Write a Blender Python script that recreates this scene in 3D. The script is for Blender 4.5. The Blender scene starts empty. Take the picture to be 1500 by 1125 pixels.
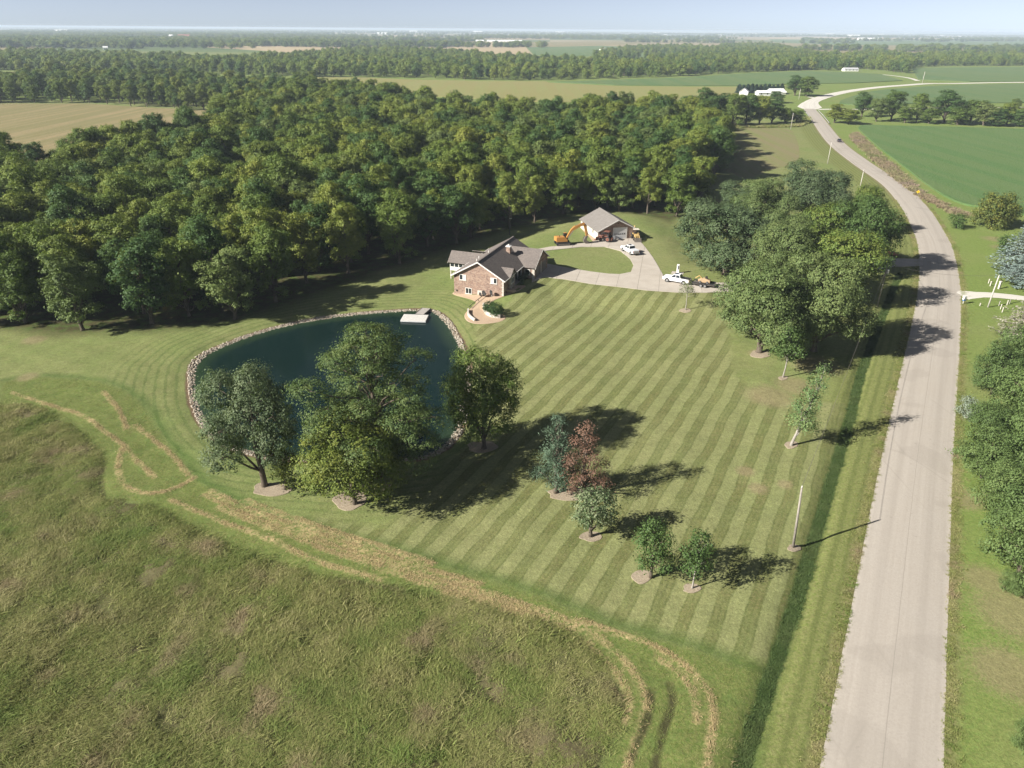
import bpy, bmesh, math, random
import numpy as np
from mathutils import Vector, Matrix, geometry

scene = bpy.context.scene
COL = scene.collection
# ------------------------------------------------------------------ camera, sky, sun, exposure
F_PX, CAM_H = 1040.0, 50.0                 # focal length in pixels of the 1500 px wide photograph, drone height
PITCH, ROLL = math.atan(520 / F_PX), math.atan(11 / 1500)
cam_d = bpy.data.cameras.new('camera'); cam = bpy.data.objects.new('camera', cam_d); COL.objects.link(cam)
cam_d.sensor_width = 36; cam_d.lens = 36 * F_PX / 1500; cam_d.clip_start = 0.5; cam_d.clip_end = 120000
cam.matrix_world = Matrix.Translation((0, 0, CAM_H)) @ Matrix.Rotation(math.pi / 2 - PITCH, 4, 'X') @ Matrix.Rotation(ROLL, 4, 'Z')
scene.camera = cam

SUN_AZ = math.radians(202)                 # where the sun stands, counter-clockwise from +X
SUN_EL = math.radians(31)
world = bpy.data.worlds.new('World'); scene.world = world; world.use_nodes = True
wn = world.node_tree
sky = wn.nodes.new('ShaderNodeTexSky'); sky.sky_type = 'NISHITA'; sky.sun_disc = False
sky.sun_elevation = SUN_EL; sky.sun_rotation = math.pi / 2 - SUN_AZ
sky.altitude = 200; sky.air_density = 0.35; sky.dust_density = 0.2; sky.ozone_density = 4.0
bw = wn.nodes.new('ShaderNodeHueSaturation'); bw.inputs['Saturation'].default_value = .48     # a milky, hazy sky
wn.links.new(sky.outputs[0], bw.inputs['Color']); wn.links.new(bw.outputs[0], wn.nodes['Background'].inputs[0])
wn.nodes['Background'].inputs[1].default_value = 0.055
sun_d = bpy.data.lights.new('sun', 'SUN'); sun = bpy.data.objects.new('sun', sun_d); COL.objects.link(sun)
sun_d.energy = 5.0; sun_d.angle = math.radians(0.53); sun_d.color = (1.0, 0.955, 0.88)
sdir = Vector((math.cos(SUN_AZ) * math.cos(SUN_EL), math.sin(SUN_AZ) * math.cos(SUN_EL), math.sin(SUN_EL)))
sun.rotation_euler = (-sdir).to_track_quat('-Z', 'Y').to_euler()
scene.view_settings.view_transform = 'Standard'; scene.view_settings.look = 'None'
scene.view_settings.exposure = 1.12; scene.view_settings.gamma = 1.0; scene.view_settings.use_curve_mapping = False
scene.render.engine = 'CYCLES'
scene.cycles.use_denoising = True
scene.cycles.max_bounces = 6; scene.cycles.diffuse_bounces = 2; scene.cycles.glossy_bounces = 2
scene.cycles.transmission_bounces = 3; scene.cycles.transparent_max_bounces = 4; scene.cycles.volume_bounces = 0
scene.cycles.caustics_reflective = False; scene.cycles.caustics_refractive = False

RNG = np.random.default_rng(7)
random.seed(7)
A = np.array

# ------------------------------------------------------------------ ground geometry
cr, sr = math.cos(ROLL), math.sin(ROLL)
cp, sp_ = math.cos(PITCH), math.sin(PITCH)
def G(px, py, z=0.0):
    """ground point (x, y) at height z seen at photograph pixel px, py"""
    u = (px - 750) / F_PX; v = (py - 562.5) / F_PX
    u, v = u * cr + v * sr, -u * sr + v * cr
    t = (CAM_H - z) / (sp_ + v * cp)
    return A([u * t, (cp - v * sp_) * t])
def P(x, y, z):
    dz = CAM_H - z; d = y * cp + dz * sp_
    v = (-y * sp_ + dz * cp) / d; u = x / d
    u, v = u * cr - v * sr, u * sr + v * cr
    return 750 + F_PX * u, 562.5 + F_PX * v, d
def GP(pts, z=0.0):
    return A([G(p[0], p[1], z) for p in pts])

def smooth_line(pts, step, closed=False):
    """Catmull-Rom through pts, resampled about every step metres"""
    pts = A(pts, dtype=float); n = len(pts); out = []
    rng = range(n) if closed else range(n - 1)
    for i in rng:
        if closed: p0, p1, p2, p3 = (pts[(i + k) % n] for k in (-1, 0, 1, 2))
        else: p0, p1, p2, p3 = pts[max(i - 1, 0)], pts[i], pts[i + 1], pts[min(i + 2, n - 1)]
        m = max(2, int(np.linalg.norm(p2 - p1) / step))
        for t in np.arange(m) / m:
            out.append(.5 * (2 * p1 + (p2 - p0) * t + (2 * p0 - 5 * p1 + 4 * p2 - p3) * t * t + (3 * p1 - p0 - 3 * p2 + p3) * t ** 3))
    if not closed: out.append(pts[-1])
    return A(out)

def seg_dist(pts, line, closed=False):
    d = np.full(len(pts), 1e18); n = len(line)
    for i in range(n if closed else n - 1):
        a = line[i]; b = line[(i + 1) % n]; e = b - a
        t = np.clip(((pts - a) @ e) / max(e @ e, 1e-9), 0, 1)
        q = pts - a - t[:, None] * e
        d = np.minimum(d, (q * q).sum(1))
    return np.sqrt(d)
def inside(pts, poly):
    c = np.zeros(len(pts), bool); n = len(poly); j = n - 1
    x, y = pts[:, 0], pts[:, 1]
    for i in range(n):
        a, b = poly[i], poly[j]
        if a[1] != b[1]:
            c ^= ((a[1] > y) != (b[1] > y)) & (x < (b[0] - a[0]) * (y - a[1]) / (b[1] - a[1]) + a[0])
        j = i
    return c
def sd(pts, poly):
    """signed distance, positive inside"""
    d = seg_dist(pts, poly, True)
    return np.where(inside(pts, poly), d, -d)
def sstep(x, a, b):
    t = np.clip((x - a) / (b - a), 0, 1); return t * t * (3 - 2 * t)

POND = smooth_line(GP([(283, 562), (287, 535), (303, 519), (345, 500), (400, 482), (460, 469), (520, 461), (580, 456), (628, 455), (648, 466),
                       (665, 490), (680, 520), (682, 550), (676, 590), (668, 632), (640, 662), (600, 671), (540, 677), (470, 672), (400, 668), (345, 655), (318, 638),
                       (297, 612), (286, 588)], -.5), 1.5, True)
DITCH = smooth_line(GP([(1062, 1200), (1100, 1080), (1140, 960), (1172, 860), (1196, 780), (1222, 690), (1246, 610), (1262, 545), (1290, 470), (1318, 400)]), 3)
ROAD_C = GP([(1268, 1330), (1292, 1125), (1310, 960), (1345, 660), (1375, 440), (1371.5, 370), (1359, 336.7), (1339, 303), (1308, 270), (1259, 236.7), (1222, 206.7), (1195, 171),
             (1186, 158), (1193, 147), (1233, 135.5), (1283, 128.3), (1333, 124.3), (1360, 122.5), (1400, 122.3), (1463, 121), (1560, 120)])
ROAD = smooth_line(ROAD_C, 2.0)
PLATEAU = GP([(752, 418), (800, 405), (870, 416), (960, 427), (1045, 430), (1120, 424), (1130, 405), (1050, 395), (985, 390), (950, 345), (920, 318), (870, 325), (800, 352), (770, 372), (750, 395)], 1.5)

POND_S = POND[::2]; ROAD_S = smooth_line(ROAD_C[:12], 8)
def hsh(x, y): 
    return np.sin(x * .31 + 1.3 * np.sin(y * .17)) * np.cos(y * .23 + 1.1 * np.sin(x * .13)) + .5 * np.sin(x * .9 + y * .4) * np.cos(y * .8 - x * .3)
def terrain_np(p):
    p = A(p, dtype=float).reshape(-1, 2); z = np.zeros(len(p))
    near = (np.abs(p[:, 0]) < 140) & (p[:, 1] > 20) & (p[:, 1] < 260)
    q = p[near]
    if len(q) == 0: return z
    s = sd(q, POND_S)
    zz = -1.6 * sstep(s, -1.2, 6) - .2 * sstep(s, -12, -2) - .3 * sstep(s, -4, -.3)
    zz += 1.5 * sstep(sd(q, PLATEAU), -13, -.6)
    dd = seg_dist(q, DITCH)
    zz -= .5 * np.exp(-(dd / .95) ** 2)
    dr = seg_dist(q, ROAD_S)
    zz += .10 * hsh(q[:, 0], q[:, 1]) * sstep(dr, 6, 14) * (1 - sstep(sd(q, PLATEAU), -6, 0)) * (1 - sstep(s, -3, -.5))
    z[near] = zz
    return z
def tz(x, y): return float(terrain_np([[x, y]])[0])
def GT(px, py, dz=0.0):
    """point on the terrain seen at pixel px, py"""
    z = 0.0
    for _ in range(8):
        q = G(px, py, z + dz); z = .5 * z + .5 * tz(*q)
    return A([q[0], q[1], z])

# ------------------------------------------------------------------ mesh helpers
def mesh_np(name, verts, faces, mats=(), attrs=None, smooth=False, mat_idx=None):
    me = bpy.data.meshes.new(name)
    verts = np.ascontiguousarray(verts, dtype=np.float32)
    if isinstance(faces, np.ndarray):
        n, k = faces.shape
        me.vertices.add(len(verts)); me.vertices.foreach_set('co', verts.ravel())
        me.loops.add(n * k); me.loops.foreach_set('vertex_index', faces.astype(np.int32).ravel())
        me.polygons.add(n); me.polygons.foreach_set('loop_start', np.arange(0, n * k, k, dtype=np.int32))
        me.update(calc_edges=True); 
    else:
        me.from_pydata(verts.tolist(), [], faces); me.update()
    for m in mats: me.materials.append(m)
    if mat_idx is not None: me.polygons.foreach_set('material_index', np.asarray(mat_idx, dtype=np.int32))
    for k2, v in (attrs or {}).items():
        at = me.attributes.new(k2, 'FLOAT', 'POINT'); at.data.foreach_set('value', np.asarray(v, dtype=np.float32))
    if smooth: me.polygons.foreach_set('use_smooth', np.ones(len(me.polygons), bool))
    return me
def link(name, me, parent=None, **props):
    o = bpy.data.objects.new(name, me); COL.objects.link(o)
    if parent: o.parent = parent
    for k, v in props.items(): o[k] = v
    return o
def empty(name, loc, rz=0.0, label=None, category=None, group=None):
    o = bpy.data.objects.new(name, None); COL.objects.link(o)
    o.location = loc; o.rotation_euler = (0, 0, rz); o.empty_display_size = .5
    tag(o, label, category, group); return o
def tag(o, label=None, category=None, group=None, kind=None):
    if label: o['label'] = label
    if category: o['category'] = category
    if group: o['group'] = group
    if kind: o['kind'] = kind
    return o
def copy_tree(o, parent=None):
    c = o.copy(); COL.objects.link(c); c.parent = parent
    for ch in o.children: copy_tree(ch, c)
    return c

class MB:
    """collects shapes, then links them as one mesh object"""
    def __init__(s): s.v = []; s.f = []
    def add(s, vs, fs):
        b = len(s.v); s.v += [tuple(map(float, p)) for p in vs]; s.f += [tuple(i + b for i in f) for f in fs]; return s
    def box(s, c, d, rz=0, ry=0, rx=0):
        x, y, z = d[0] / 2, d[1] / 2, d[2] / 2
        m = Matrix.Translation(c) @ Matrix.Rotation(rz, 4, 'Z') @ Matrix.Rotation(ry, 4, 'Y') @ Matrix.Rotation(rx, 4, 'X')
        vs = [m @ Vector((a * x, b * y, e * z)) for a in (-1, 1) for b in (-1, 1) for e in (-1, 1)]
        return s.add(vs, [(0, 1, 3, 2), (4, 6, 7, 5), (0, 4, 5, 1), (2, 3, 7, 6), (0, 2, 6, 4), (1, 5, 7, 3)])
    def bx(s, x0, x1, y0, y1, z0, z1):
        return s.box(((x0 + x1) / 2, (y0 + y1) / 2, (z0 + z1) / 2), (x1 - x0, y1 - y0, z1 - z0))
    def tube(s, pts, rad, n=8, cap=True):
        pts = [Vector(p) for p in pts]
        if not hasattr(rad, '__len__'): rad = [rad] * len(pts)
        b = len(s.v); k = len(pts); up = None
        for i, p in enumerate(pts):
            d = (pts[min(i + 1, k - 1)] - pts[max(i - 1, 0)]).normalized()
            if up is None: up = d.orthogonal().normalized()
            up = (up - d * up.dot(d)); up = up.normalized() if up.length > 1e-6 else d.orthogonal().normalized()
            w = d.cross(up)
            for j in range(n):
                a = 2 * math.pi * j / n
                s.v.append(tuple(p + (up * math.cos(a) + w * math.sin(a)) * rad[i]))
        for i in range(k - 1):
            for j in range(n):
                j2 = (j + 1) % n
                s.f.append((b + i * n + j, b + i * n + j2, b + (i + 1) * n + j2, b + (i + 1) * n + j))
        if cap:
            s.f.append(tuple(b + j for j in range(n))[::-1]); s.f.append(tuple(b + (k - 1) * n + j for j in range(n)))
        return s
    def prism(s, poly, axis, a0, a1):
        """poly of (u,v) pairs extruded along axis x, y or z"""
        def mk(u, v, w): return {'x': (w, u, v), 'y': (u, w, v), 'z': (u, v, w)}[axis]
        n = len(poly)
        vs = [mk(u, v, a0) for u, v in poly] + [mk(u, v, a1) for u, v in poly]
        return s.add(vs, [tuple(range(n))[::-1], tuple(range(n, 2 * n))] + [(i, (i + 1) % n, n + (i + 1) % n, n + i) for i in range(n)])
    def loft(s, sections, cap=True):
        b = len(s.v); n = len(sections[0])
        for sec in sections: s.v += [tuple(map(float, p)) for p in sec]
        for i in range(len(sections) - 1):
            for j in range(n):
                j2 = (j + 1) % n
                s.f.append((b + i * n + j, b + i * n + j2, b + (i + 1) * n + j2, b + (i + 1) * n + j))
        if cap:
            s.f.append(tuple(b + j for j in range(n))[::-1]); s.f.append(tuple(b + (len(sections) - 1) * n + j for j in range(n)))
        return s
    def sheet(s, quad, th):
        """slab from 4 (or n) points lying in a plane, thickness th below"""
        q = [Vector(p) for p in quad]; nrm = (q[1] - q[0]).cross(q[2] - q[0]).normalized()
        if nrm.z < 0: q = q[::-1]; nrm = -nrm
        n = len(q); lo = [p - nrm * th for p in q]
        return s.add(q + lo, [tuple(range(n)), tuple(range(n, 2 * n))[::-1]] + [(i, n + i, n + (i + 1) % n, (i + 1) % n) for i in range(n)])
    def build(s, name, mat, parent=None, bevel=0, smooth=False, **props):
        me = bpy.data.meshes.new(name); me.from_pydata(s.v, [], s.f)
        bm = bmesh.new(); bm.from_mesh(me)
        bmesh.ops.recalc_face_normals(bm, faces=bm.faces)
        if bevel:
            ed = [e for e in bm.edges if len(e.link_faces) == 2 and e.calc_face_angle(0) > .5]
            bmesh.ops.bevel(bm, geom=ed, offset=bevel, segments=2, affect='EDGES', profile=.6)
        bm.to_mesh(me); bm.free()
        if smooth: me.polygons.foreach_set('use_smooth', np.ones(len(me.polygons), bool))
        me.materials.append(mat)
        return link(name, me, parent, **props)

# ------------------------------------------------------------------ material helpers
class Nodes:
    def __init__(s, name):
        s.m = bpy.data.materials.new(name); s.m.use_nodes = True; s.t = s.m.node_tree
        for n in list(s.t.nodes): s.t.nodes.remove(n)
        s.out = s.t.nodes.new('ShaderNodeOutputMaterial')
    def n(s, typ, **kw):
        nd = s.t.nodes.new(typ)
        for k, v in kw.items(): setattr(nd, k, v)
        return nd
    def put(s, sock, v):
        if v is None: return
        if isinstance(v, bpy.types.NodeSocket): s.t.links.new(v, sock)
        else:
            if isinstance(v, (tuple, list)) and len(v) == 3 and sock.type == 'RGBA': v = (*v, 1)
            sock.default_value = v
    def pos(s): return s.n('ShaderNodeNewGeometry').outputs['Position']
    def obj(s): return s.n('ShaderNodeTexCoord').outputs['Object']
    def attr(s, name): return s.n('ShaderNodeAttribute', attribute_name=name).outputs['Fac']
    def noise(s, co, scale, detail=4, rough=.55, dist=0):
        nd = s.n('ShaderNodeTexNoise'); s.put(nd.inputs['Vector'], co); nd.inputs['Scale'].default_value = scale
        nd.inputs['Detail'].default_value = detail; nd.inputs['Roughness'].default_value = rough; nd.inputs['Distortion'].default_value = dist
        return nd.outputs[0]
    def voro(s, co, scale, out=0):
        nd = s.n('ShaderNodeTexVoronoi'); s.put(nd.inputs['Vector'], co); nd.inputs['Scale'].default_value = scale; return nd.outputs[out]
    def mapping(s, co, scale=(1, 1, 1), rot=(0, 0, 0), loc=(0, 0, 0)):
        nd = s.n('ShaderNodeMapping'); s.put(nd.inputs['Vector'], co)
        nd.inputs['Scale'].default_value = scale; nd.inputs['Rotation'].default_value = rot; nd.inputs['Location'].default_value = loc
        return nd.outputs[0]
    def ma(s, op, a, b=None, c=None, clamp=False):
        nd = s.n('ShaderNodeMath', operation=op, use_clamp=clamp)
        s.put(nd.inputs[0], a); s.put(nd.inputs[1], b); s.put(nd.inputs[2], c); return nd.outputs[0]
    def rng(s, v, a, b, lo=0.0, hi=1.0):
        nd = s.n('ShaderNodeMapRange', clamp=True); s.put(nd.inputs[0], v)
        for i, q in enumerate((a, b, lo, hi)): s.put(nd.inputs[i + 1], q)
        return nd.outputs[0]
    def mix(s, fac, a, b, mode='MIX'):
        nd = s.n('ShaderNodeMixRGB', blend_type=mode); s.put(nd.inputs[0], fac); s.put(nd.inputs[1], a); s.put(nd.inputs[2], b); return nd.outputs[0]
    def ramp(s, fac, stops):
        nd = s.n('ShaderNodeValToRGB'); s.put(nd.inputs[0], fac); el = nd.color_ramp.elements
        while len(el) < len(stops): el.new(.5)
        for e, (p, c) in zip(el, stops): e.position = p; e.color = (*c, 1)
        return nd.outputs[0]
    def bump(s, h, strength=.5, dist=.1):
        nd = s.n('ShaderNodeBump'); nd.inputs['Strength'].default_value = strength; nd.inputs['Distance'].default_value = dist
        s.put(nd.inputs['Height'], h); return nd.outputs[0]
    def princ(s, col, rough=.8, metal=0.0, spec=.3, normal=None, **kw):
        nd = s.n('ShaderNodeBsdfPrincipled'); s.put(nd.inputs['Base Color'], col); s.put(nd.inputs['Roughness'], rough)
        s.put(nd.inputs['Metallic'], metal); s.put(nd.inputs['Specular IOR Level'], spec); s.put(nd.inputs['Normal'], normal)
        for k, v in kw.items(): s.put(nd.inputs[k.replace('_', ' ')], v)
        return nd.outputs[0]
    def surf(s, sh): s.t.links.new(sh, s.out.inputs['Surface']); return s.m
def plain(name, col, rough=.7, metal=0.0, spec=.3, var=.15, scale=3.0):
    n = Nodes(name); f = n.noise(n.obj(), scale, 4)
    c = n.mix(n.rng(f, .3, .7), tuple(x * (1 - var) for x in col), tuple(min(1, x * (1 + var)) for x in col))
    return n.surf(n.princ(c, rough, metal, spec))
# ------------------------------------------------------------------ zones of the ground
MEADOW_EDGE = [(-320, 580), (-100, 585), (0, 591), (37, 594), (77, 608), (114, 635), (139, 656), (151, 676), (142, 699), (139, 722), (159, 733), (216, 741), (256, 763), (310, 789),
               (396, 825), (500, 853), (600, 868), (700, 884), (800, 914), (860, 946), (896, 988), (912, 1036), (896, 1092), (872, 1140), (840, 1330)]
LAWN_EDGE = [(150, 560), (205, 588), (227, 622), (256, 662), (287, 702), (313, 718), (370, 750), (420, 765), (500, 790), (560, 806), (700, 845), (800, 878), (880, 912), (960, 935), (1032, 957), (1086, 980)]
MEADOW = np.vstack([smooth_line(GP(MEADOW_EDGE), 4), GP([(-900, 1330), (-900, 590)])])
TRACK = np.vstack([smooth_line(GP([(0, 560), (60, 552)] + LAWN_EDGE), 4), GP([(1112, 985), (1096, 1060), (1085, 1140), (1050, 1330)]), smooth_line(GP(MEADOW_EDGE[2:]), 4)[::-1]])
STRIPED = np.vstack([GP([(668, 655), (705, 640), (735, 560), (700, 520), (690, 480), (730, 455), (768, 428), (803, 409), (900, 421), (1000, 434), (1062, 440), (1072, 500), (1078, 548), (1100, 572), (1140, 590),
                         (1205, 585), (1236, 590), (1226, 640), (1206, 715), (1180, 800), (1150, 900), (1125, 975)]), GP(LAWN_EDGE[::-1][1:-6]), GP([(570, 770), (610, 735)])])
FOREST = np.vstack([GP([(-120, 486), (0, 488), (80, 496), (150, 492), (230, 490), (330, 478), (420, 452), (500, 425), (560, 402), (640, 376), (690, 358), (740, 340), (800, 328), (850, 318), (900, 312), (960, 322), (985, 330), (1010, 318),
                        (1040, 290), (1052, 262), (1068, 240), (1058, 205), (1050, 192), (1000, 186)]),
                    GP([(985, 150), (960, 142), (900, 146), (840, 152), (800, 150), (740, 146), (680, 143), (600, 132), (540, 126), (480, 120), (450, 119), (400, 122), (350, 130), (320, 145)], 14),
                    GP([(305, 188), (240, 200), (170, 208), (120, 222), (60, 236), (0, 243), (-260, 250)], 8)])
HAY_LINES = [smooth_line(GP(l), 2.5) for l in (
    [(17, 575), (68, 592), (119, 608), (148, 628), (182, 653), (196, 670), (227, 699)], [(151, 574), (173, 599), (185, 628)], [(199, 622), (227, 645), (256, 670), (276, 696)],
    [(179, 656), (173, 685), (185, 713), (222, 724), (262, 712), (284, 699)], [(250, 733), (284, 747), (335, 767), (396, 790), (472, 825), (560, 850)],
    [(299, 724), (341, 744), (384, 761), (415, 773), (500, 802), (560, 822), (620, 842), (700, 864), (760, 884), (820, 904), (872, 930), (908, 960), (936, 996), (948, 1028), (940, 1068), (918, 1120), (895, 1200)],
    [(320, 742), (420, 783), (520, 816), (640, 852), (740, 884), (800, 905)],
    [(848, 908), (908, 928), (972, 952), (1004, 976), (1032, 1004), (1044, 1036), (1042, 1076), (1036, 1120), (1025, 1200)], [(964, 964), (996, 988), (1016, 1016), (1020, 1056)])]
_m = HAY_LINES[5]; _d = np.gradient(_m, axis=0); _d /= np.linalg.norm(_d, axis=1)[:, None]; _n = np.stack([-_d[:, 1], _d[:, 0]], 1)
HAY_LINES += [(_m + _n * .95)[:16], (_m - _n * 1.0)[8:22], (_m + _n * 1.9)[2:14], (_m - _n * 1.5)[14:30]]
RUTS = [smooth_line(GP(l), 2) for l in ([(980, 1000), (986, 1028), (972, 1068), (955, 1140)], [(150, 676), (146, 700), (150, 726)], [(955, 1010), (950, 1050), (925, 1110)])]
BARE = [((1128, 580), 4.5), ((1165, 565), 4), ((1195, 535), 5), ((1110, 518), 2), ((1492, 900), 5), ((1478, 985), 4), ((1092, 690), 1.5), ((1110, 715), 1.5), ((1062, 300), 9), ((1080, 250), 7), ((1458, 350), 4), ((1466, 362), 3),
        ((1252, 962), 1.2), ((1445, 850), 3), ((1150, 710), 1.2), ((40, 552), 2), ((50, 498), 2.5), ((838, 720), 2), ((1410, 730), 3)]
L0 = G(1212, 1125); RD = G(1345, 440) - L0; RD = RD / np.linalg.norm(RD); RN = A([RD[1], -RD[0]])

def axis(fine0, fine1, step, far0, far1, grow=1.13, mid=None):
    c = list(np.arange(fine0, fine1, step))
    if mid: c += list(np.arange(fine1, mid[0], mid[1])); step2 = mid[1]
    else: step2 = step
    s = step2
    while c[-1] < far1: s *= grow; c.append(c[-1] + s)
    s = step; lo = []; x = c[0]
    while x > far0: s *= grow; x -= s; lo.append(x)
    return A(lo[::-1] + c)
gx = axis(-118, 112, .55, -45000, 45000); gy = axis(30, 125, .5, -3000, 60000, mid=(250, .9))
GX, GY = np.meshgrid(gx, gy); gp = np.stack([GX.ravel(), GY.ravel()], 1)
nearm = (np.abs(gp[:, 0]) < 260) & (gp[:, 1] > 20) & (gp[:, 1] < 560)
def field(fn, far):
    a = np.full(len(gp), far, float); a[nearm] = fn(gp[nearm]); return a
f_pond = field(lambda q: sd(q, POND_S), -500); f_mead = field(lambda q: sd(q, MEADOW), -500); f_track = field(lambda q: sd(q, TRACK), -500)
f_for = field(lambda q: sd(q, FOREST), -500); f_str = field(lambda q: sd(q, STRIPED), -500)
f_hay = field(lambda q: np.min([seg_dist(q, l) for l in HAY_LINES], 0), 500); f_rut = field(lambda q: np.min([seg_dist(q, l) for l in RUTS], 0), 500)
f_ditch = field(lambda q: seg_dist(q, DITCH), 500); f_road = field(lambda q: seg_dist(q, ROAD_S), 500)
f_bare = np.zeros(len(gp))
f_side = np.where(inside(gp, np.vstack([ROAD_S[::-1], [[-3000, -500], [-3000, 900]]])), -1.0, 1.0)
for pt, r in BARE:
    c = G(*pt); f_bare = np.maximum(f_bare, np.exp(-((gp - c) ** 2).sum(1) / r ** 2))
gz = terrain_np(gp)
# the meadow stands as uneven tussocks
mz = sstep(f_mead, 0, 1.5)
gz += mz * (.22 + .14 * hsh(gp[:, 0] * 3.1, gp[:, 1] * 2.7) + .1 * np.sin(gp[:, 0] * 2.9 + 3 * np.sin(gp[:, 1] * 1.3)) * np.cos(gp[:, 1] * 3.3))
gz -= .12 * np.exp(-(f_rut / .35) ** 2)
gz += .05 * np.exp(-(f_hay / .4) ** 2)

def ground_material():
    n = Nodes('ground_cover'); co = n.pos()
    n1 = n.noise(co, .045, 3); n2 = n.noise(co, .5, 4); n3 = n.noise(co, 3.2, 5, .65); n4 = n.noise(n.mapping(co, (1, 1, 1)), 11, 4, .7)
    at = {k: n.attr(k) for k in ('pond', 'mead', 'track', 'forest', 'striped', 'hay', 'rut', 'ditch', 'road', 'bare', 'side')}
    wob = n.ma('MULTIPLY', n.ma('SUBTRACT', n2, .5), 2.2)
    sep = n.n('ShaderNodeSeparateXYZ'); n.put(sep.inputs[0], co)
    X, Y = sep.outputs[0], sep.outputs[1]
    # lateral coordinate across the mower stripes
    lat = n.ma('ADD', n.ma('MULTIPLY', n.ma('SUBTRACT', X, float(L0[0])), float(RN[0] + .04 * RD[0])), n.ma('MULTIPLY', n.ma('SUBTRACT', Y, float(L0[1])), float(RN[1] + .04 * RD[1])))
    lat = n.ma('ADD', lat, n.ma('MULTIPLY', n.ma('SUBTRACT', n.noise(co, .12, 2), .5), 1.1))
    lat = n.ma('ADD', lat, n.ma('MULTIPLY', n.ma('SUBTRACT', n3, .5), .35))
    fr = n.ma('FRACT', n.ma('DIVIDE', n.ma('ADD', lat, 300.75), 2.8))
    tri = n.ma('MULTIPLY', n.ma('ABSOLUTE', n.ma('SUBTRACT', fr, .5)), 2)
    dark = n.rng(tri, .52, .36)
    edge = n.ma('MAXIMUM', n.rng(n.ma('ABSOLUTE', n.ma('SUBTRACT', tri, .42)), .12, 0), n.ma('MULTIPLY', n.rng(tri, .10, 0), .6))
    smask = n.rng(n.ma('ADD', at['striped'], wob), -.4, .9)
    # lawn
    fleck = n.rng(n4, .35, .68)
    base = n.mix(n.rng(n2, .3, .7), (.138, .172, .052), (.185, .198, .076))
    base = n.mix(n.ma('MULTIPLY', fleck, .55), base, (.240, .232, .112))
    base = n.mix(n.rng(n1, .42, .66, 0, .4), base, (.120, .190, .045))
    lawn_light = n.mix(.45, base, (.262, .252, .122)); lawn_light = n.mix(n.rng(n3, .38, .62, 0, .55), lawn_light, (.178, .198, .080))
    lawn_dark = n.mix(n.rng(n3, .3, .7), (.112, .132, .042), (.178, .164, .070)); lawn_dark = n.mix(n.rng(n.noise(co, .16, 3), .4, .62, 0, .5), lawn_dark, (.128, .160, .054))
    stripe = n.mix(n.ma('MULTIPLY', dark, n.rng(n.noise(co, .09, 3), .3, .6, .5, .98)), lawn_light, lawn_dark); stripe = n.mix(n.ma('MULTIPLY', edge, n.rng(n2, .3, .6, .1, .55)), stripe, (.066, .086, .024))
    # the lines the mower leaves round the pond and along the verge
    ring = n.ma('MULTIPLY', n.ma('ABSOLUTE', n.ma('SUBTRACT', n.ma('FRACT', n.ma('DIVIDE', n.ma('ADD', n.ma('ADD', at['pond'], 400), n.ma('MULTIPLY', wob, .3)), 1.5)), .5)), 2)
    vl = n.ma('MULTIPLY', n.ma('ABSOLUTE', n.ma('SUBTRACT', n.ma('FRACT', n.ma('DIVIDE', n.ma('ADD', at['road'], n.ma('MULTIPLY', wob, .22)), 1.35)), .5)), 2)
    ringm = n.ma('MULTIPLY', n.rng(ring, .55, .85), n.rng(at['pond'], -16, -9, 0, .5))
    plainl = n.mix(ringm, base, (.092, .130, .038))
    verge = n.mix(n.rng(n3, .35, .65), (.135, .168, .046), (.195, .196, .078))
    verge = n.mix(n.ma('MULTIPLY', n.rng(vl, .45, .75), .6), verge, (.108, .128, .040))
    plainl = n.mix(n.ma('MULTIPLY', n.rng(n.ma('ADD', at['road'], wob), 14, 11.5), n.rng(at['side'], .2, -.2)), plainl, verge)
    east = n.mix(n.rng(n3, .35, .65), (.125, .190, .044), (.178, .212, .062)); east = n.mix(n.rng(n1, .45, .7, 0, .5), east, (.20, .20, .085)); plainl = n.mix(n.rng(at['side'], -.2, .2), plainl, east)
    col = n.mix(smask, plainl, stripe)
    # lush dark line where the mown lawn ends
    lush = n.rng(n.ma('ABSOLUTE', n.ma('SUBTRACT', at['track'], -.6)), 1.5, .1); col = n.mix(n.ma('MULTIPLY', lush, .55), col, (.055, .105, .022))
    # rough cut track
    trk = n.mix(n.rng(n3, .35, .65), (.098, .140, .034), (.165, .176, .060)); trk = n.mix(n.rng(n2, .5, .75), trk, (.110, .152, .042))
    col = n.mix(n.rng(n.ma('ADD', at['track'], n.ma('MULTIPLY', wob, .5)), -.2, .5), col, trk)
    hay = n.ma('MULTIPLY', n.rng(n.ma('ADD', at['hay'], n.ma('MULTIPLY', wob, .3)), .55, .18), n.rng(n3, .38, .52)); col = n.mix(n.ma('MULTIPLY', hay, n.rng(n.noise(co, .45, 3), .35, .6, .25, 1.0)), col, (.37, .29, .15))
    rut = n.rng(n.ma('ADD', at['rut'], n.ma('MULTIPLY', wob, .2)), .5, .15); col = n.mix(rut, col, (.06, .06, .025))
    # meadow floor below the tall grass
    med = n.mix(n.rng(n3, .3, .7), (.080, .090, .030), (.125, .115, .055)); med = n.mix(n.rng(n1, .45, .6), med, (.135, .112, .062))
    col = n.mix(n.rng(n.ma('ADD', at['mead'], n.ma('MULTIPLY', wob, .4)), -.1, .3), col, med)
    # ditch
    dit = n.mix(n.rng(n3, .35, .7), (.050, .085, .024), (.085, .11, .036))
    col = n.mix(n.rng(n.ma('ADD', at['ditch'], n.ma('MULTIPLY', wob, .3)), .85, .4), col, dit)
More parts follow.
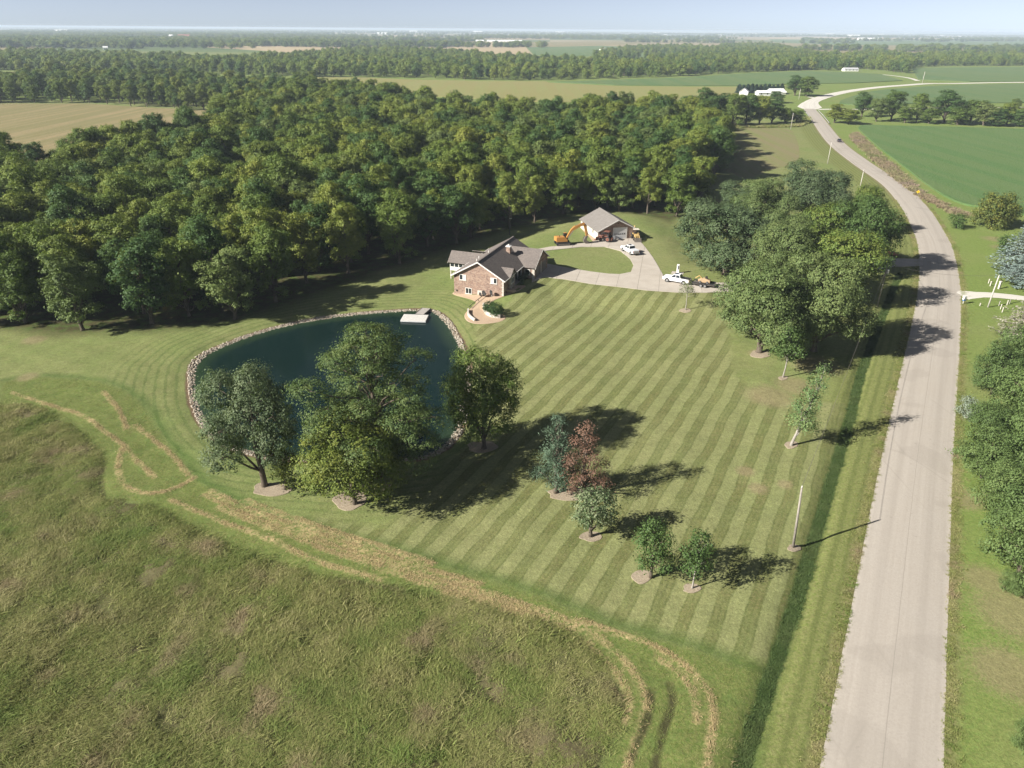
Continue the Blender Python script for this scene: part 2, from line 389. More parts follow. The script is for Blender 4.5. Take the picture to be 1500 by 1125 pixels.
    # far patchwork of fields
    cell = n.n('ShaderNodeVectorMath', operation='FLOOR'); n.put(cell.inputs[0], n.mapping(co, (1 / 620, 1 / 830, 0), (0, 0, .06))); wn_ = n.n('ShaderNodeTexWhiteNoise', noise_dimensions='2D'); n.put(wn_.inputs['Vector'], cell.outputs[0])
    far = n.ramp(wn_.outputs['Value'], [(0, (.085, .125, .045)), (.25, (.14, .15, .06)), (.45, (.30, .235, .14)), (.62, (.10, .135, .05)), (.8, (.25, .215, .11)), (1, (.34, .28, .18))])
    col = n.mix(n.rng(Y, 1500, 1900), col, far)
    # gravelly, dry road shoulder
    sh = n.rng(n.ma('ADD', at['road'], n.ma('MULTIPLY', wob, .35)), 5.5, 4.5); col = n.mix(n.ma('MULTIPLY', sh, .6), col, (.20, .165, .088))
    # dry and bare soil
    bm = n.rng(n.ma('ADD', at['bare'], n.ma('MULTIPLY', n.ma('SUBTRACT', n3, .5), .9)), .35, .75); col = n.mix(n.ma('MULTIPLY', bm, .6), col, (.24, .19, .11))
    # woodland floor
    wf = n.mix(n.rng(n3, .3, .7), (.045, .050, .018), (.085, .068, .035)); wf = n.mix(n.rng(n2, .45, .62), wf, (.070, .098, .026))
    col = n.mix(n.rng(n.ma('ADD', at['forest'], n.ma('MULTIPLY', wob, 1.6)), -1, 4), col, wf)
    # earth bank of the pond, pond bed
    bank = n.rng(n.ma('ADD', at['pond'], n.ma('MULTIPLY', wob, .25)), -1.35, -1.0); col = n.mix(bank, col, (.15, .105, .065))
    n5 = n.noise(co, 4.5, 7, .82); n6 = n.noise(co, 1.3, 4, .6)
    k = n.ma('MULTIPLY', n.rng(n5, .3, .7, .62, 1.38), n.rng(n6, .3, .7, .86, 1.14)); gr = n.n('ShaderNodeCombineColor')
    for i in range(3): n.put(gr.inputs[i], k)
    col = n.mix(1.0, col, gr.outputs[0], 'MULTIPLY')
    h = n.ma('ADD', n.ma('MULTIPLY', n3, .6), n.ma('MULTIPLY', n4, .4))
    return n.surf(n.princ(col, .95, spec=.08, normal=n.bump(h, .8, .14)))
M_GROUND = ground_material()

nx, ny = len(gx), len(gy)
I = np.arange(nx * ny).reshape(ny, nx)
quads = np.stack([I[:-1, :-1].ravel(), I[:-1, 1:].ravel(), I[1:, 1:].ravel(), I[1:, :-1].ravel()], 1)
fc = lambda a: a[quads].mean(1)
cls = np.zeros(len(quads), int)
qx, qy = gp[quads][:, :, 0].mean(1), gp[quads][:, :, 1].mean(1)
nearq = (np.abs(qx) < 118) & (qy > 30) & (qy < 250)
cls[nearq] = 1
cls[nearq & (fc(f_track) > 0)] = 2
cls[nearq & (fc(f_mead) > 0)] = 3
cls[fc(f_for) > 0] = 4
cls[nearq & (fc(f_pond) > 0)] = 5
GV = np.column_stack([gp, gz])
ATT = dict(pond=f_pond, mead=f_mead, track=f_track, forest=f_for, striped=f_str, hay=f_hay, rut=f_rut, ditch=f_ditch, road=f_road, bare=f_bare, side=f_side)
for k, nm in enumerate(('ground', 'lawn', 'mown_track', 'meadow', 'woodland_floor', 'pond_bed')):
    fq = quads[cls == k]; u, inv = np.unique(fq, return_inverse=True)
    me = mesh_np(nm, GV[u], inv.reshape(-1, 4), [M_GROUND], {a: v[u] for a, v in ATT.items()}, smooth=True)
    link(nm, me, kind='structure')

# ------------------------------------------------------------------ road
def ribbon(line, half, zf, across=9, camber=.06, ragged=.0):
    d = np.gradient(line, axis=0); d /= np.linalg.norm(d, axis=1)[:, None]; nr = np.stack([d[:, 1], -d[:, 0]], 1)
    s = np.concatenate([[0], np.cumsum(np.linalg.norm(np.diff(line, axis=0), axis=1))])
    us = np.linspace(-1, 1, across); V = []; U = []; S = []
    for i in range(len(line)):
        hw = half[i] if hasattr(half, '__len__') else half
        for u in us:
            q = line[i] + nr[i] * u * hw
            V.append((q[0], q[1], zf(i) + camber * (1 - u * u))); U.append(u); S.append(s[i])
    n = len(line); J = np.arange(n * across).reshape(n, across)
    Q = np.stack([J[:-1, :-1].ravel(), J[:-1, 1:].ravel(), J[1:, 1:].ravel(), J[1:, :-1].ravel()], 1)
    return A(V), Q, dict(u=U, s=S)
def road_mat(name, light, dark, worn):
    n = Nodes(name); co = n.pos(); u = n.attr('u'); s = n.attr('s')
    n3 = n.noise(co, 5, 6, .75); n2 = n.noise(co, .25, 4); cm = n.n('ShaderNodeCombineXYZ'); n.put(cm.inputs[0], n.ma('MULTIPLY', u, 9)); n.put(cm.inputs[1], n.ma('MULTIPLY', s, .03))
    st = n.noise(cm.outputs[0], 1.0, 5, .65)
    col = n.mix(n.rng(st, .35, .65), dark, light)
    col = n.mix(n.rng(n2, .35, .7, 0, .5), col, worn)
    au = n.ma('ABSOLUTE', u)
    tr = n.rng(n.ma('ABSOLUTE', n.ma('SUBTRACT', au, .48)), .16, .05); col = n.mix(n.ma('MULTIPLY', tr, .28), col, tuple(c * .78 for c in dark))
    cl = n.rng(n.ma('ABSOLUTE', n.ma('ADD', u, n.ma('MULTIPLY', n.ma('SUBTRACT', n2, .5), .03))), .012, .004); col = n.mix(n.ma('MULTIPLY', cl, .45), col, tuple(c * .5 for c in dark))
    col = n.mix(n.rng(au, .9, 1.0, 0, .65), col, tuple(min(1, c * 1.18) for c in light))
    col = n.mix(n.rng(n3, .42, .72, 0, .35), col, tuple(c * .62 for c in dark))
    ve = n.n('ShaderNodeTexVoronoi', feature='DISTANCE_TO_EDGE'); n.put(ve.inputs['Vector'], n.mapping(co, (1, .45, 1), (0, 0, -.5))); ve.inputs['Scale'].default_value = .16
    crk = n.ma('MULTIPLY', n.rng(n.ma('ADD', ve.outputs[0], n.ma('MULTIPLY', n.ma('SUBTRACT', n3, .5), .09)), .014, .003), n.rng(n.noise(co, .06, 2), .48, .6)); col = n.mix(n.ma('MULTIPLY', crk, .22), col, tuple(c * .42 for c in dark))
    pat = n.rng(n.noise(co, .12, 2, .4), .60, .63); col = n.mix(n.ma('MULTIPLY', pat, .22), col, tuple(c * .7 for c in dark))
    spots = n.rng(n.noise(co, .9, 2), .70, .76); col = n.mix(n.ma('MULTIPLY', spots, .3), col, tuple(c * .55 for c in dark))
    return n.surf(n.princ(col, .9, spec=.15, normal=n.bump(n.noise(co, 14, 3, .7), .35, .03)))
M_ROAD = road_mat('chip_seal_road', (.400, .360, .310), (.355, .318, .272), (.385, .350, .305))
M_GRAVEL = road_mat('limestone_gravel', (.62, .59, .53), (.52, .49, .43), (.60, .57, .51))
sp = np.concatenate([[0], np.cumsum(np.linalg.norm(np.diff(ROAD, axis=0), axis=1))])
bend = np.argmin(((ROAD - G(1188, 160)) ** 2).sum(1))
fwob = 1 + .003 * np.sin(sp * 1.7) + .004 * np.sin(sp * .13 + 2) + .004 * np.sin(sp * 2.9) * np.sin(sp * .7)
V, Q, at = ribbon(ROAD[:bend + 1], (4.1 * fwob)[:bend + 1], lambda i: .02, camber=.12)
link('road', mesh_np('road', V, Q, [M_ROAD], at, True), kind='structure')
hw2 = (np.interp(sp, [sp[bend], sp[bend] + 15, sp[bend] + 60], [4.6, 8.5, 5.2]) * fwob)[bend:]
V, Q, at = ribbon(ROAD[bend:], hw2, lambda i: .05, camber=.12)
link('gravel_road', mesh_np('gravel_road', V, Q, [M_GRAVEL], at, True), kind='structure')
def lane(name, pix, half, mat, z=.04, dz=0.0, step=1.5):
    l = smooth_line(GP(pix, dz), step); h = terrain_np(l)
    V, Q, at = ribbon(l, half, lambda i: h[i] + z, 5, .04)
    return link(name, mesh_np(name, V, Q, [mat], at, True), kind='structure')
lane('side_lane', [(1198, 160.5), (1215, 160), (1240, 160.3), (1280, 160), (1330, 159), (1420, 158), (1500, 157.5)], 2.6, M_GRAVEL)
lane('gravel_drive', [(1405, 431.5), (1425, 431.5), (1460, 433), (1500, 437), (1560, 445)], np.interp(np.arange(200), [0, 3, 200], [3.2, 1.7, 1.7]), M_GRAVEL, .03)
lane('farm_drive', [(1210, 141), (1199, 144), (1185, 142)], 2.2, M_GRAVEL, .05)
lane('house_drive', [(1345, 118.5), (1330, 114), (1300, 110), (1262, 107)], 2.6, M_GRAVEL, .05)
lane('field_lane', [(292, 69), (320, 66), (360, 62), (420, 58.5), (440, 57.5)], 4, M_GRAVEL, .3, step=20)
# ------------------------------------------------------------------ fields
def field_mat(name, a, b, c, row=0.0, rot=0.0, bump=.25, scale=.5):
    n = Nodes(name); co = n.pos()
    n1 = n.noise(co, .012, 3); n2 = n.noise(co, scale, 4, .65); st = n.noise(n.mapping(co, (.16, .004, 1), (0, 0, rot)), 1.0, 4)
    col = n.mix(n.rng(n2, .3, .7), a, b); col = n.mix(n.rng(st, .42, .58, 0, .75), col, c); col = n.mix(n.rng(n1, .45, .7, 0, .55), col, c)
    return n.surf(n.princ(col, .95, spec=.06, normal=n.bump(n2, .8, bump)))
M_SOY = field_mat('soybean_leaves', (.072, .138, .046), (.104, .172, .060), (.112, .165, .062), rot=.5, bump=.5, scale=1.1)
M_SOYFAR = field_mat('soybean_leaves_pale', (.082, .140, .054), (.108, .168, .068), (.126, .166, .066), rot=1.2, bump=.4)
M_STRAW = field_mat('ripe_grass', (.235, .185, .098), (.285, .235, .125), (.175, .165, .072), rot=.2, bump=.4)
M_STUBBLE = field_mat('stubble', (.34, .265, .165), (.40, .315, .20), (.37, .30, .18), rot=1.0, bump=.2, scale=.1)
M_CORN = field_mat('ripening_corn', (.185, .200, .070), (.255, .245, .100), (.230, .210, .085), rot=1.2, bump=.5, scale=.4)
M_PASTURE = field_mat('rough_pasture', (.145, .168, .058), (.20, .20, .085), (.20, .172, .095), rot=.7, bump=.3, scale=.7)
def plot(name, poly, z, mat, smooth=None, pix_z=0.0, raw=False):
    pts = A(poly) if raw else GP(poly, pix_z)
    if smooth: pts = smooth_line(pts, smooth, True)
    tess = geometry.tessellate_polygon([[Vector((p[0], p[1], 0)) for p in pts]])
    n = len(pts); V = [(p[0], p[1], z) for p in pts] + [(p[0], p[1], -.3) for p in pts]
    fs = [tuple(t) for t in tess] + [(i, (i + 1) % n, n + (i + 1) % n, n + i) for i in range(n)]
    me = mesh_np(name, V, fs, [mat]); bm = bmesh.new(); bm.from_mesh(me); bmesh.ops.recalc_face_normals(bm, faces=bm.faces); bm.to_mesh(me); bm.free()
    return link(name, me, kind='structure')
plot('soybean_field', [(1257, 188), (1268, 184), (1300, 185), (1400, 187), (1500, 190), (1640, 193), (1700, 240), (1640, 330), (1500, 316), (1470, 311), (1433, 304), (1410, 300), (1383, 288), (1353, 268), (1333, 252), (1290, 219), (1272, 203)], .55, M_SOY, 6)
plot('soybean_field', [(1230, 149), (1277, 134.5), (1333, 129), (1380, 126), (1440, 124.5), (1600, 123), (1640, 150), (1500, 151), (1360, 152), (1250, 154)], .55, M_SOYFAR, 12)
plot('soybean_field', [(1335, 100), (1420, 99), (1500, 98.5), (1640, 98), (1640, 116), (1500, 119.5), (1420, 120), (1345, 117)], .5, M_SOYFAR)
plot('soybean_field', [(806, 120.5), (1000, 114), (1100, 107.5), (1185, 104.5), (1240, 106), (1290, 109), (1322, 118.5), (1250, 122), (1167, 123), (1080, 126), (1000, 126), (900, 125)], .5, M_SOYFAR)
plot('corn_field', [(455, 113.5), (520, 113.5), (600, 117), (700, 119), (800, 119.5), (804, 121.5), (900, 126.5), (1000, 127.5), (1080, 127.5), (1080, 140), (1000, 150), (800, 150), (600, 140), (500, 128)], .4, M_CORN)
plot('dry_hay_field', [(-260, 152), (0, 152), (130, 152), (220, 158), (330, 163), (360, 175), (250, 215), (60, 240), (0, 245), (-260, 255)], .15, M_STRAW)
plot('dry_hay_field', [(-200, 108), (0, 106), (60, 103), (80, 106), (20, 112), (-200, 116)], .15, M_STRAW)
plot('stubble_field', [(296, 69), (360, 63), (430, 59), (500, 57.5), (700, 60.5), (766, 62), (778, 81), (700, 84), (600, 84), (480, 80), (380, 74)], .15, M_STUBBLE)
plot('stubble_field', [(768, 62), (900, 60), (1000, 58), (1000, 62.5), (880, 66), (770, 69)], .2, M_STRAW)
plot('soybean_field', [(771, 69.5), (880, 67), (1000, 72), (1030, 80), (950, 84), (782, 81)], .4, M_SOYFAR)
plot('soybean_field', [(1125, 57.5), (1230, 59), (1500, 57.5), (1640, 58), (1640, 66), (1500, 66), (1230, 66), (1135, 62)], .4, M_SOYFAR)
plot('stubble_field', [(1135, 63), (1230, 67), (1500, 67), (1640, 67), (1640, 80), (1500, 80), (1230, 78), (1150, 73)], .2, M_STRAW)
plot('stubble_field', [(1120, 54.5), (1300, 54), (1640, 53.5), (1640, 56.5), (1500, 56.5), (1230, 57.5), (1130, 56.5)], .3, M_STUBBLE)
plot('pasture', [(1056, 190), (1100, 188), (1140, 188), (1160, 192), (1170, 215), (1166, 236), (1120, 252), (1092, 262), (1068, 245), (1072, 215)], .03, M_PASTURE, 6)
plot('stubble_field', [(185, 66), (290, 64), (330, 60), (210, 61)], .2, M_CORN)
plot('stubble_field', [(-60, 64), (40, 62), (70, 59), (-60, 60)], .2, M_STRAW)

# ------------------------------------------------------------------ pond water and riprap
WATER_Z = -.55
def water_mat():
    n = Nodes('pond_water'); co = n.pos(); s = n.attr('shore')
    w = n.noise(n.mapping(co, (1.0, 1.9, 1), (0, 0, .5)), 1.5, 4, .6)
    deep = n.mix(n.rng(n.noise(co, .05, 2), .35, .65), (.004, .014, .013), (.006, .018, .016))
    col = n.mix(n.rng(n.ma('ADD', s, n.ma('MULTIPLY', n.ma('SUBTRACT', n.noise(co, .3, 3), .5), 1.5)), 3.2, .1), deep, (.026, .046, .022))
    return n.surf(n.princ(col, .09, spec=.28, normal=n.bump(w, .38, .05), IOR=1.33))
wp = POND; step = 1.2
bx0, by0 = wp.min(0) - 1; bx1, by1 = wp.max(0) + 1
wx, wy = np.meshgrid(np.arange(bx0, bx1, step), np.arange(by0, by1, step)); wpts = np.stack([wx.ravel(), wy.ravel()], 1)
wsd = sd(wpts, POND); k = wx.shape; J = np.arange(len(wpts)).reshape(k)
WQ = np.stack([J[:-1, :-1].ravel(), J[:-1, 1:].ravel(), J[1:, 1:].ravel(), J[1:, :-1].ravel()], 1)
WQ = WQ[(wsd[WQ] > -1.5).any(1)]
link('pond_water', mesh_np('pond_water', np.column_stack([wpts, np.full(len(wpts), WATER_Z)]), WQ, [water_mat()], {'shore': wsd}), kind='structure')

ICO_V = A([(0, 0, -1), (.72, -.53, -.45), (-.28, -.85, -.45), (-.89, 0, -.45), (-.28, .85, -.45), (.72, .53, -.45), (.28, -.85, .45), (-.72, -.53, .45), (-.72, .53, .45), (.28, .85, .45), (.89, 0, .45), (0, 0, 1)])
ICO_F = A([(0, 1, 2), (1, 0, 5), (0, 2, 3), (0, 3, 4), (0, 4, 5), (1, 5, 10), (2, 1, 6), (3, 2, 7), (4, 3, 8), (5, 4, 9), (1, 10, 6), (2, 6, 7), (3, 7, 8), (4, 8, 9), (5, 9, 10), (6, 10, 11), (7, 6, 11), (8, 7, 11), (9, 8, 11), (10, 9, 11)])
def stones(pts, size, rng, flat=.65):
    n = len(pts); V = ICO_V[None] * (1 + rng.uniform(-.28, .28, (n, 12, 1)))
    sc = size[:, None] * np.column_stack([rng.uniform(.75, 1.35, n), rng.uniform(.75, 1.2, n), rng.uniform(flat * .7, flat * 1.2, n)])
    V = V * sc[:, None, :]
    a = rng.uniform(0, 6.28, n); c, s = np.cos(a)[:, None], np.sin(a)[:, None]
    V = np.stack([V[..., 0] * c - V[..., 1] * s, V[..., 0] * s + V[..., 1] * c, V[..., 2]], -1) + pts[:, None, :]
    Fs = (ICO_F[None] + (np.arange(n) * 12)[:, None, None]).reshape(-1, 3)
    return V.reshape(-1, 3), Fs, np.repeat(rng.uniform(0, 1, n), 12)
def stone_mat(name, stops):
    n = Nodes(name); r = n.attr('rnd'); c = n.ramp(r, stops); c = n.mix(n.rng(n.noise(n.pos(), 6, 4), .35, .7, 0, .35), c, (.16, .14, .11))
    return n.surf(n.princ(c, .9, spec=.15))
M_STONE = stone_mat('limestone', [(0, (.40, .35, .28)), (.35, (.28, .235, .18)), (.65, (.46, .42, .35)), (.85, (.18, .13, .09)), (1, (.34, .28, .21))])
cand = POND[RNG.integers(0, len(POND), 16000)] + RNG.normal(0, 1.6, (16000, 2))
cs = sd(cand, POND); wid = .85 + .3 * np.sin(cand[:, 0] * .21) * np.cos(cand[:, 1] * .17)
keep = (cs > -wid) & (cs < .35); cand = cand[keep][:6500]
st_z = np.maximum(terrain_np(cand), WATER_Z - .15) + .03
V, Q, r = stones(np.column_stack([cand, st_z]), RNG.uniform(.09, .24, len(cand)), RNG)
tag(link('riprap', mesh_np('riprap', V, Q, [M_STONE], {'rnd': r})), 'band of pale limestone riprap lining the pond shore', 'stones', kind='stuff')

# ------------------------------------------------------------------ concrete driveway cast in slabs
def concrete_mat(name, a, b):
    n = Nodes(name); co = n.pos(); n2 = n.noise(co, .5, 5, .6); n4 = n.noise(co, 7, 5, .7)
    r = n.n('ShaderNodeObjectInfo').outputs['Random']
    c = n.mix(n.rng(n2, .3, .7), a, b); c = n.mix(n.ma('MULTIPLY', r, .35), c, tuple(x * .8 for x in a)); c = n.mix(n.rng(n4, .55, .75, 0, .3), c, tuple(x * .6 for x in a))
    return n.surf(n.princ(c, .88, spec=.2, normal=n.bump(n4, .3, .02)))
M_CONC = concrete_mat('concrete', (.40, .355, .30), (.47, .425, .365)); M_JOINT = plain('joint_filler', (.16, .14, .11))
drive_out = [(779, 414), (797, 406), (830, 410), (864, 416), (910, 421), (948, 425.8), (993, 428.8), (1037, 429), (1090, 427), (1150, 420), (1210, 410), (1262, 399), (1310, 391), (1352, 390),
             (1352, 379.5), (1310, 379), (1255, 387), (1200, 398), (1140, 408), (1080, 414), (1030, 415), (990, 411), (972, 405), (964, 390), (956, 377), (942, 358.6), (934, 350.5), (931, 347.5), (876, 352), (864, 355), (836, 358.6), (805, 362), (788, 365),
             (789, 369.5), (805, 367), (853, 362), (886, 362), (909, 368), (923, 379.6), (928, 389), (924, 399), (908, 402), (892, 401.5), (864, 398), (836, 393.6), (808, 388), (797, 386), (794, 396), (781, 402)]
def slabs(name, pix, z, lift, cell, ang, mat):
    pts = A([GT(x, y)[:2] for x, y in pix])
    tess = geometry.tessellate_polygon([[Vector((p[0], p[1], 0)) for p in pts]])
    bm = bmesh.new(); vs = [bm.verts.new((p[0], p[1], 0)) for p in pts]
    for t in tess:
        try: bm.faces.new([vs[i] for i in t])
        except ValueError: pass
    ca, sa = math.cos(ang), math.sin(ang); c0 = pts.mean(0)
    for d in ((ca, sa), (-sa, ca)):
        for k in range(-40, 41):
            bmesh.ops.bisect_plane(bm, geom=bm.verts[:] + bm.edges[:] + bm.faces[:], plane_co=(c0[0] + d[0] * k * cell, c0[1] + d[1] * k * cell, 0), plane_no=(d[0], d[1], 0))
    groups = {}
    for f in bm.faces:
        c = f.calc_center_median(); q = A([c.x, c.y]) - c0
        groups.setdefault((math.floor((q[0] * ca + q[1] * sa) / cell), math.floor((-q[0] * sa + q[1] * ca) / cell)), []).append([(v.co.x, v.co.y) for v in f.verts])
    allf = [f for g in groups.values() for f in g]
    flat = A([p for f in allf for p in f]); tzz = terrain_np(flat); zz = tzz + lift - .03
    zmap = {(round(p[0], 3), round(p[1], 3)): float(h) for p, h in zip(flat, tzz)}
    V = np.column_stack([flat, zz]); fs = []; k = 0
    for f in allf: fs.append(tuple(range(k, k + len(f)))); k += len(f)
    me = mesh_np(name, V, fs, [M_JOINT]); root = link(name, me, kind='structure')
    for (i, j), g in groups.items():
        cx = c0 + cell * ((i + .5) * A([ca, sa]) + (j + .5) * A([-sa, ca])); b = bmesh.new(); vm = {}
        for f in g:
            q = []
            for p in f:
                kx = (round(p[0], 3), round(p[1], 3))
                if kx not in vm:
                    s = cx + (A(p) - cx) * .988; vm[kx] = b.verts.new((s[0], s[1], zmap[kx] + lift))
                q.append(vm[kx])
            try: b.faces.new(q)
            except ValueError: pass
        bmesh.ops.recalc_face_normals(b, faces=b.faces)
        if sum(f.normal.z for f in b.faces) < 0: bmesh.ops.reverse_faces(b, faces=b.faces)
        ex = bmesh.ops.extrude_face_region(b, geom=b.faces[:])
        bmesh.ops.translate(b, verts=[v for v in ex['geom'] if isinstance(v, bmesh.types.BMVert)], vec=(0, 0, -.12))
        bmesh.ops.recalc_face_normals(b, faces=b.faces)
        m2 = bpy.data.meshes.new('slab'); b.to_mesh(m2); b.free(); m2.materials.append(mat); link('slab', m2, root)
    bm.free(); return root
slabs('driveway', drive_out, 1.5, .10, 4.4, math.radians(-12), M_CONC)
# ------------------------------------------------------------------ trees
def bark_mat(name, a, b):
    n = Nodes(name); co = n.obj(); f = n.noise(n.mapping(co, (6, 6, 1.2)), 1.5, 5, .7)
    return n.surf(n.princ(n.mix(n.rng(f, .35, .65), a, b), .95, spec=.1, normal=n.bump(f, .7, .05)))
M_BARK = bark_mat('bark', (.075, .058, .042), (.15, .125, .098)); M_BARK_PALE = bark_mat('pale_bark', (.22, .20, .17), (.38, .35, .31)); M_DEAD = bark_mat('dead_twigs', (.16, .145, .125), (.30, .28, .25))
def leaf_mat(name, cols, var=.6, transl=.26, loc_scale=.035, rand=.5, spec=.25, gain=1.6):
    """cols: dark, middle, light; varies from tree to tree, from clump to clump and leaf to leaf"""
    n = Nodes(name); oi = n.n('ShaderNodeObjectInfo'); lv = n.attr('lv')
    ln = n.noise(oi.outputs['Location'], loc_scale, 2)
    t = n.ma('ADD', n.ma('MULTIPLY', oi.outputs['Random'], rand), n.ma('MULTIPLY', n.ma('SUBTRACT', ln, .5), 1.0 if rand > 0 else 0.0))
    t = n.ma('ADD', t, n.ma('MULTIPLY', lv, var)); t = n.rng(t, 0.0, rand + var)
    c = n.ramp(t, list(zip(np.linspace(0, 1, len(cols)), [tuple(min(.36, q * gain) for q in c_) for c_ in cols])))
    pr = n.princ(c, .62, spec=spec); tr = n.n('ShaderNodeBsdfTranslucent'); n.put(tr.inputs[0], n.mix(.5, c, (.16, .22, .03), 'MIX'))
    mx = n.n('ShaderNodeMixShader'); mx.inputs[0].default_value = transl; n.t.links.new(pr, mx.inputs[1]); n.t.links.new(tr.outputs[0], mx.inputs[2])
    return n.surf(mx.outputs[0])
L_FOREST = leaf_mat('forest_leaves', [(.030, .050, .011), (.048, .072, .014), (.072, .094, .018), (.106, .120, .022)], gain=2.45)
L_FDARK = leaf_mat('dark_forest_leaves', [(.020, .042, .012), (.032, .058, .015), (.050, .080, .020)], rand=.5, gain=2.3)
L_FYEL = leaf_mat('yellow_forest_leaves', [(.052, .076, .015), (.085, .105, .019), (.130, .138, .026)], rand=.5, gain=2.1)
L_FMIX = leaf_mat('olive_forest_leaves', [(.042, .062, .018), (.062, .084, .024), (.092, .106, .032)], rand=.5, gain=2.3)
L_OAK = leaf_mat('oak_leaves', [(.052, .082, .028), (.076, .108, .036), (.115, .142, .050)], rand=.3)
L_OAKGREY = leaf_mat('grey_oak_leaves', [(.040, .066, .030), (.060, .088, .040), (.098, .120, .060)], rand=.2)
L_MAPLE = leaf_mat('maple_leaves', [(.036, .066, .018), (.054, .090, .025), (.084, .120, .036)], rand=.2)
L_YELLOW = leaf_mat('yellowing_leaves', [(.052, .080, .016), (.085, .110, .021), (.145, .152, .030)], rand=.2)
L_LOCUST = leaf_mat('locust_leaves', [(.044, .074, .024), (.066, .098, .030), (.110, .126, .036)], rand=.1)
L_PINE = leaf_mat('pine_needles', [(.040, .068, .040), (.058, .090, .054), (.085, .118, .075)], rand=.1, transl=.1)
L_SPRUCE = leaf_mat('blue_spruce_needles', [(.060, .086, .074), (.090, .120, .106), (.13, .165, .15)], rand=.1, transl=.08)
L_BROWN = leaf_mat('dead_needles', [(.095, .050, .034), (.135, .076, .052), (.18, .115, .080)], rand=.1, transl=.1)
L_DARKPINE = leaf_mat('dark_needles', [(.018, .038, .026), (.028, .052, .036), (.04, .065, .045)], rand=.2, transl=.08)
L_BRUSH = leaf_mat('brush_leaves', [(.050, .082, .026), (.074, .110, .034), (.114, .148, .048)], rand=.4)
L_SILVER = leaf_mat('silver_leaves', [(.12, .15, .11), (.17, .20, .15), (.22, .25, .19)], rand=.1)
L_BOX = leaf_mat('boxwood_leaves', [(.018, .038, .012), (.027, .054, .016), (.042, .074, .022)], rand=.1)

def unit(v): return v / np.maximum(np.linalg.norm(v, axis=-1, keepdims=True), 1e-9)
def leaf_quads(pos, nrm, size, rng, aspect=.55, tang=None):
    n = len(pos); t = rng.normal(size=(n, 3)) if tang is None else tang
    t = unit(t - nrm * (t * nrm).sum(1, keepdims=True)); b = np.cross(nrm, t)
    L = size[:, None] * .5; fold = nrm * size[:, None] * .12
    V = np.stack([pos - t * L, pos + b * L * aspect + fold, pos + t * L, pos - b * L * aspect + fold], 1)
    return V.reshape(-1, 3), np.arange(n * 4).reshape(-1, 4)
def crown_mesh(name, lobes, rng, mat, dens=1.3, per=26, leaf=.3, spread=.45, low=-.45, aspect=.6, flat=.8):
    """clumps of leaves over the outside of every lobe; lobes: (centre, radii)"""
    P_, N_, S_, L_ = [], [], [], []
    cs = A([l[0] for l in lobes]); rs = A([l[1] for l in lobes])
    for i in range(len(lobes)):
        c, r = cs[i], rs[i]; n = max(4, int(12.57 * (r[0] * r[1] * r[2]) ** (2 / 3) * dens))
        d = unit(rng.normal(size=(n, 3))); d = d[(d[:, 2] > low) | (rng.random(n) < .25)]
        p = c + d * r * rng.uniform(.62, 1.08, (len(d), 1))
        q = (np.linalg.norm((p[:, None] - cs[None]) / rs[None], axis=2) < .68).sum(1); p = p[q == 0]; d = d[q == 0]
        d = unit(d / r); k = len(p)
        if not k: continue
        sz = spread * rng.uniform(.6, 1.4, k); cnt = per
        off = rng.normal(size=(k, cnt, 3)) * (sz[:, None, None] * A([1, 1, flat]))
        P_.append((p[:, None] + off).reshape(-1, 3))
        nn = d[:, None] * .8 + A([0, 0, .45]) + rng.normal(size=(k, cnt, 3)) * .42 + off / (sz[:, None, None] + 1e-6) * .25
        N_.append(unit(nn).reshape(-1, 3)); S_.append((leaf * rng.uniform(.6, 1.35, (k, cnt))).ravel())
        L_.append(np.clip(rng.random((k, 1)) * .65 + rng.random((k, cnt)) * .35, 0, 1).ravel())
    Pp, Nn, Ss, Ll = np.concatenate(P_), np.concatenate(N_), np.concatenate(S_), np.concatenate(L_)
    V, Q = leaf_quads(Pp, Nn, Ss, rng, aspect)
    return V, Q, np.repeat(Ll, 4)
def limb_path(a, b, rng, n=4, sag=.12):
    a, b = A(a, float), A(b, float); L = np.linalg.norm(b - a); pts = [a]
    for i in range(1, n):
        t = i / n; pts.append(a + (b - a) * t + rng.normal(size=3) * L * .045 + A([0, 0, L * sag * math.sin(math.pi * t)]))
    return pts + [b]
def lobes_round(rng, H, R, base, n, lobe=.40, shape=1.0, lean=(0, 0), squash=.85, jit=.18):
    """lobe centres spread through a rounded crown"""
    out = []; ch = H - base
    for i in range(n):
        t = (i + .5) / n; z = base + ch * (.12 + .74 * t)
        u = (z - base) / ch
        prof = max(.12, (math.sin(math.pi * min(1, max(0, u * .80 + .14)) ** shape)) ** .55)
        a = i * 2.39996 + rng.uniform(-.5, .5); rr = R * prof * rng.uniform(.38, .78) * (.5 if i >= n - 2 else 1)
        lr = R * lobe * rng.uniform(.75, 1.25) * (.72 + .28 * prof)
        c = A([math.cos(a) * rr + lean[0] * u, math.sin(a) * rr + lean[1] * u, z + rng.uniform(-jit, jit) * ch * .4])
        c[2] = min(c[2], H - lr * squash * .95); out.append((c, A([lr, lr, lr * squash]) * rng.uniform(.9, 1.1, 3)))
    out.append((A([lean[0] * .6, lean[1] * .6, base + ch * .55]), A([R * .45, R * .45, ch * .33])))
    return out
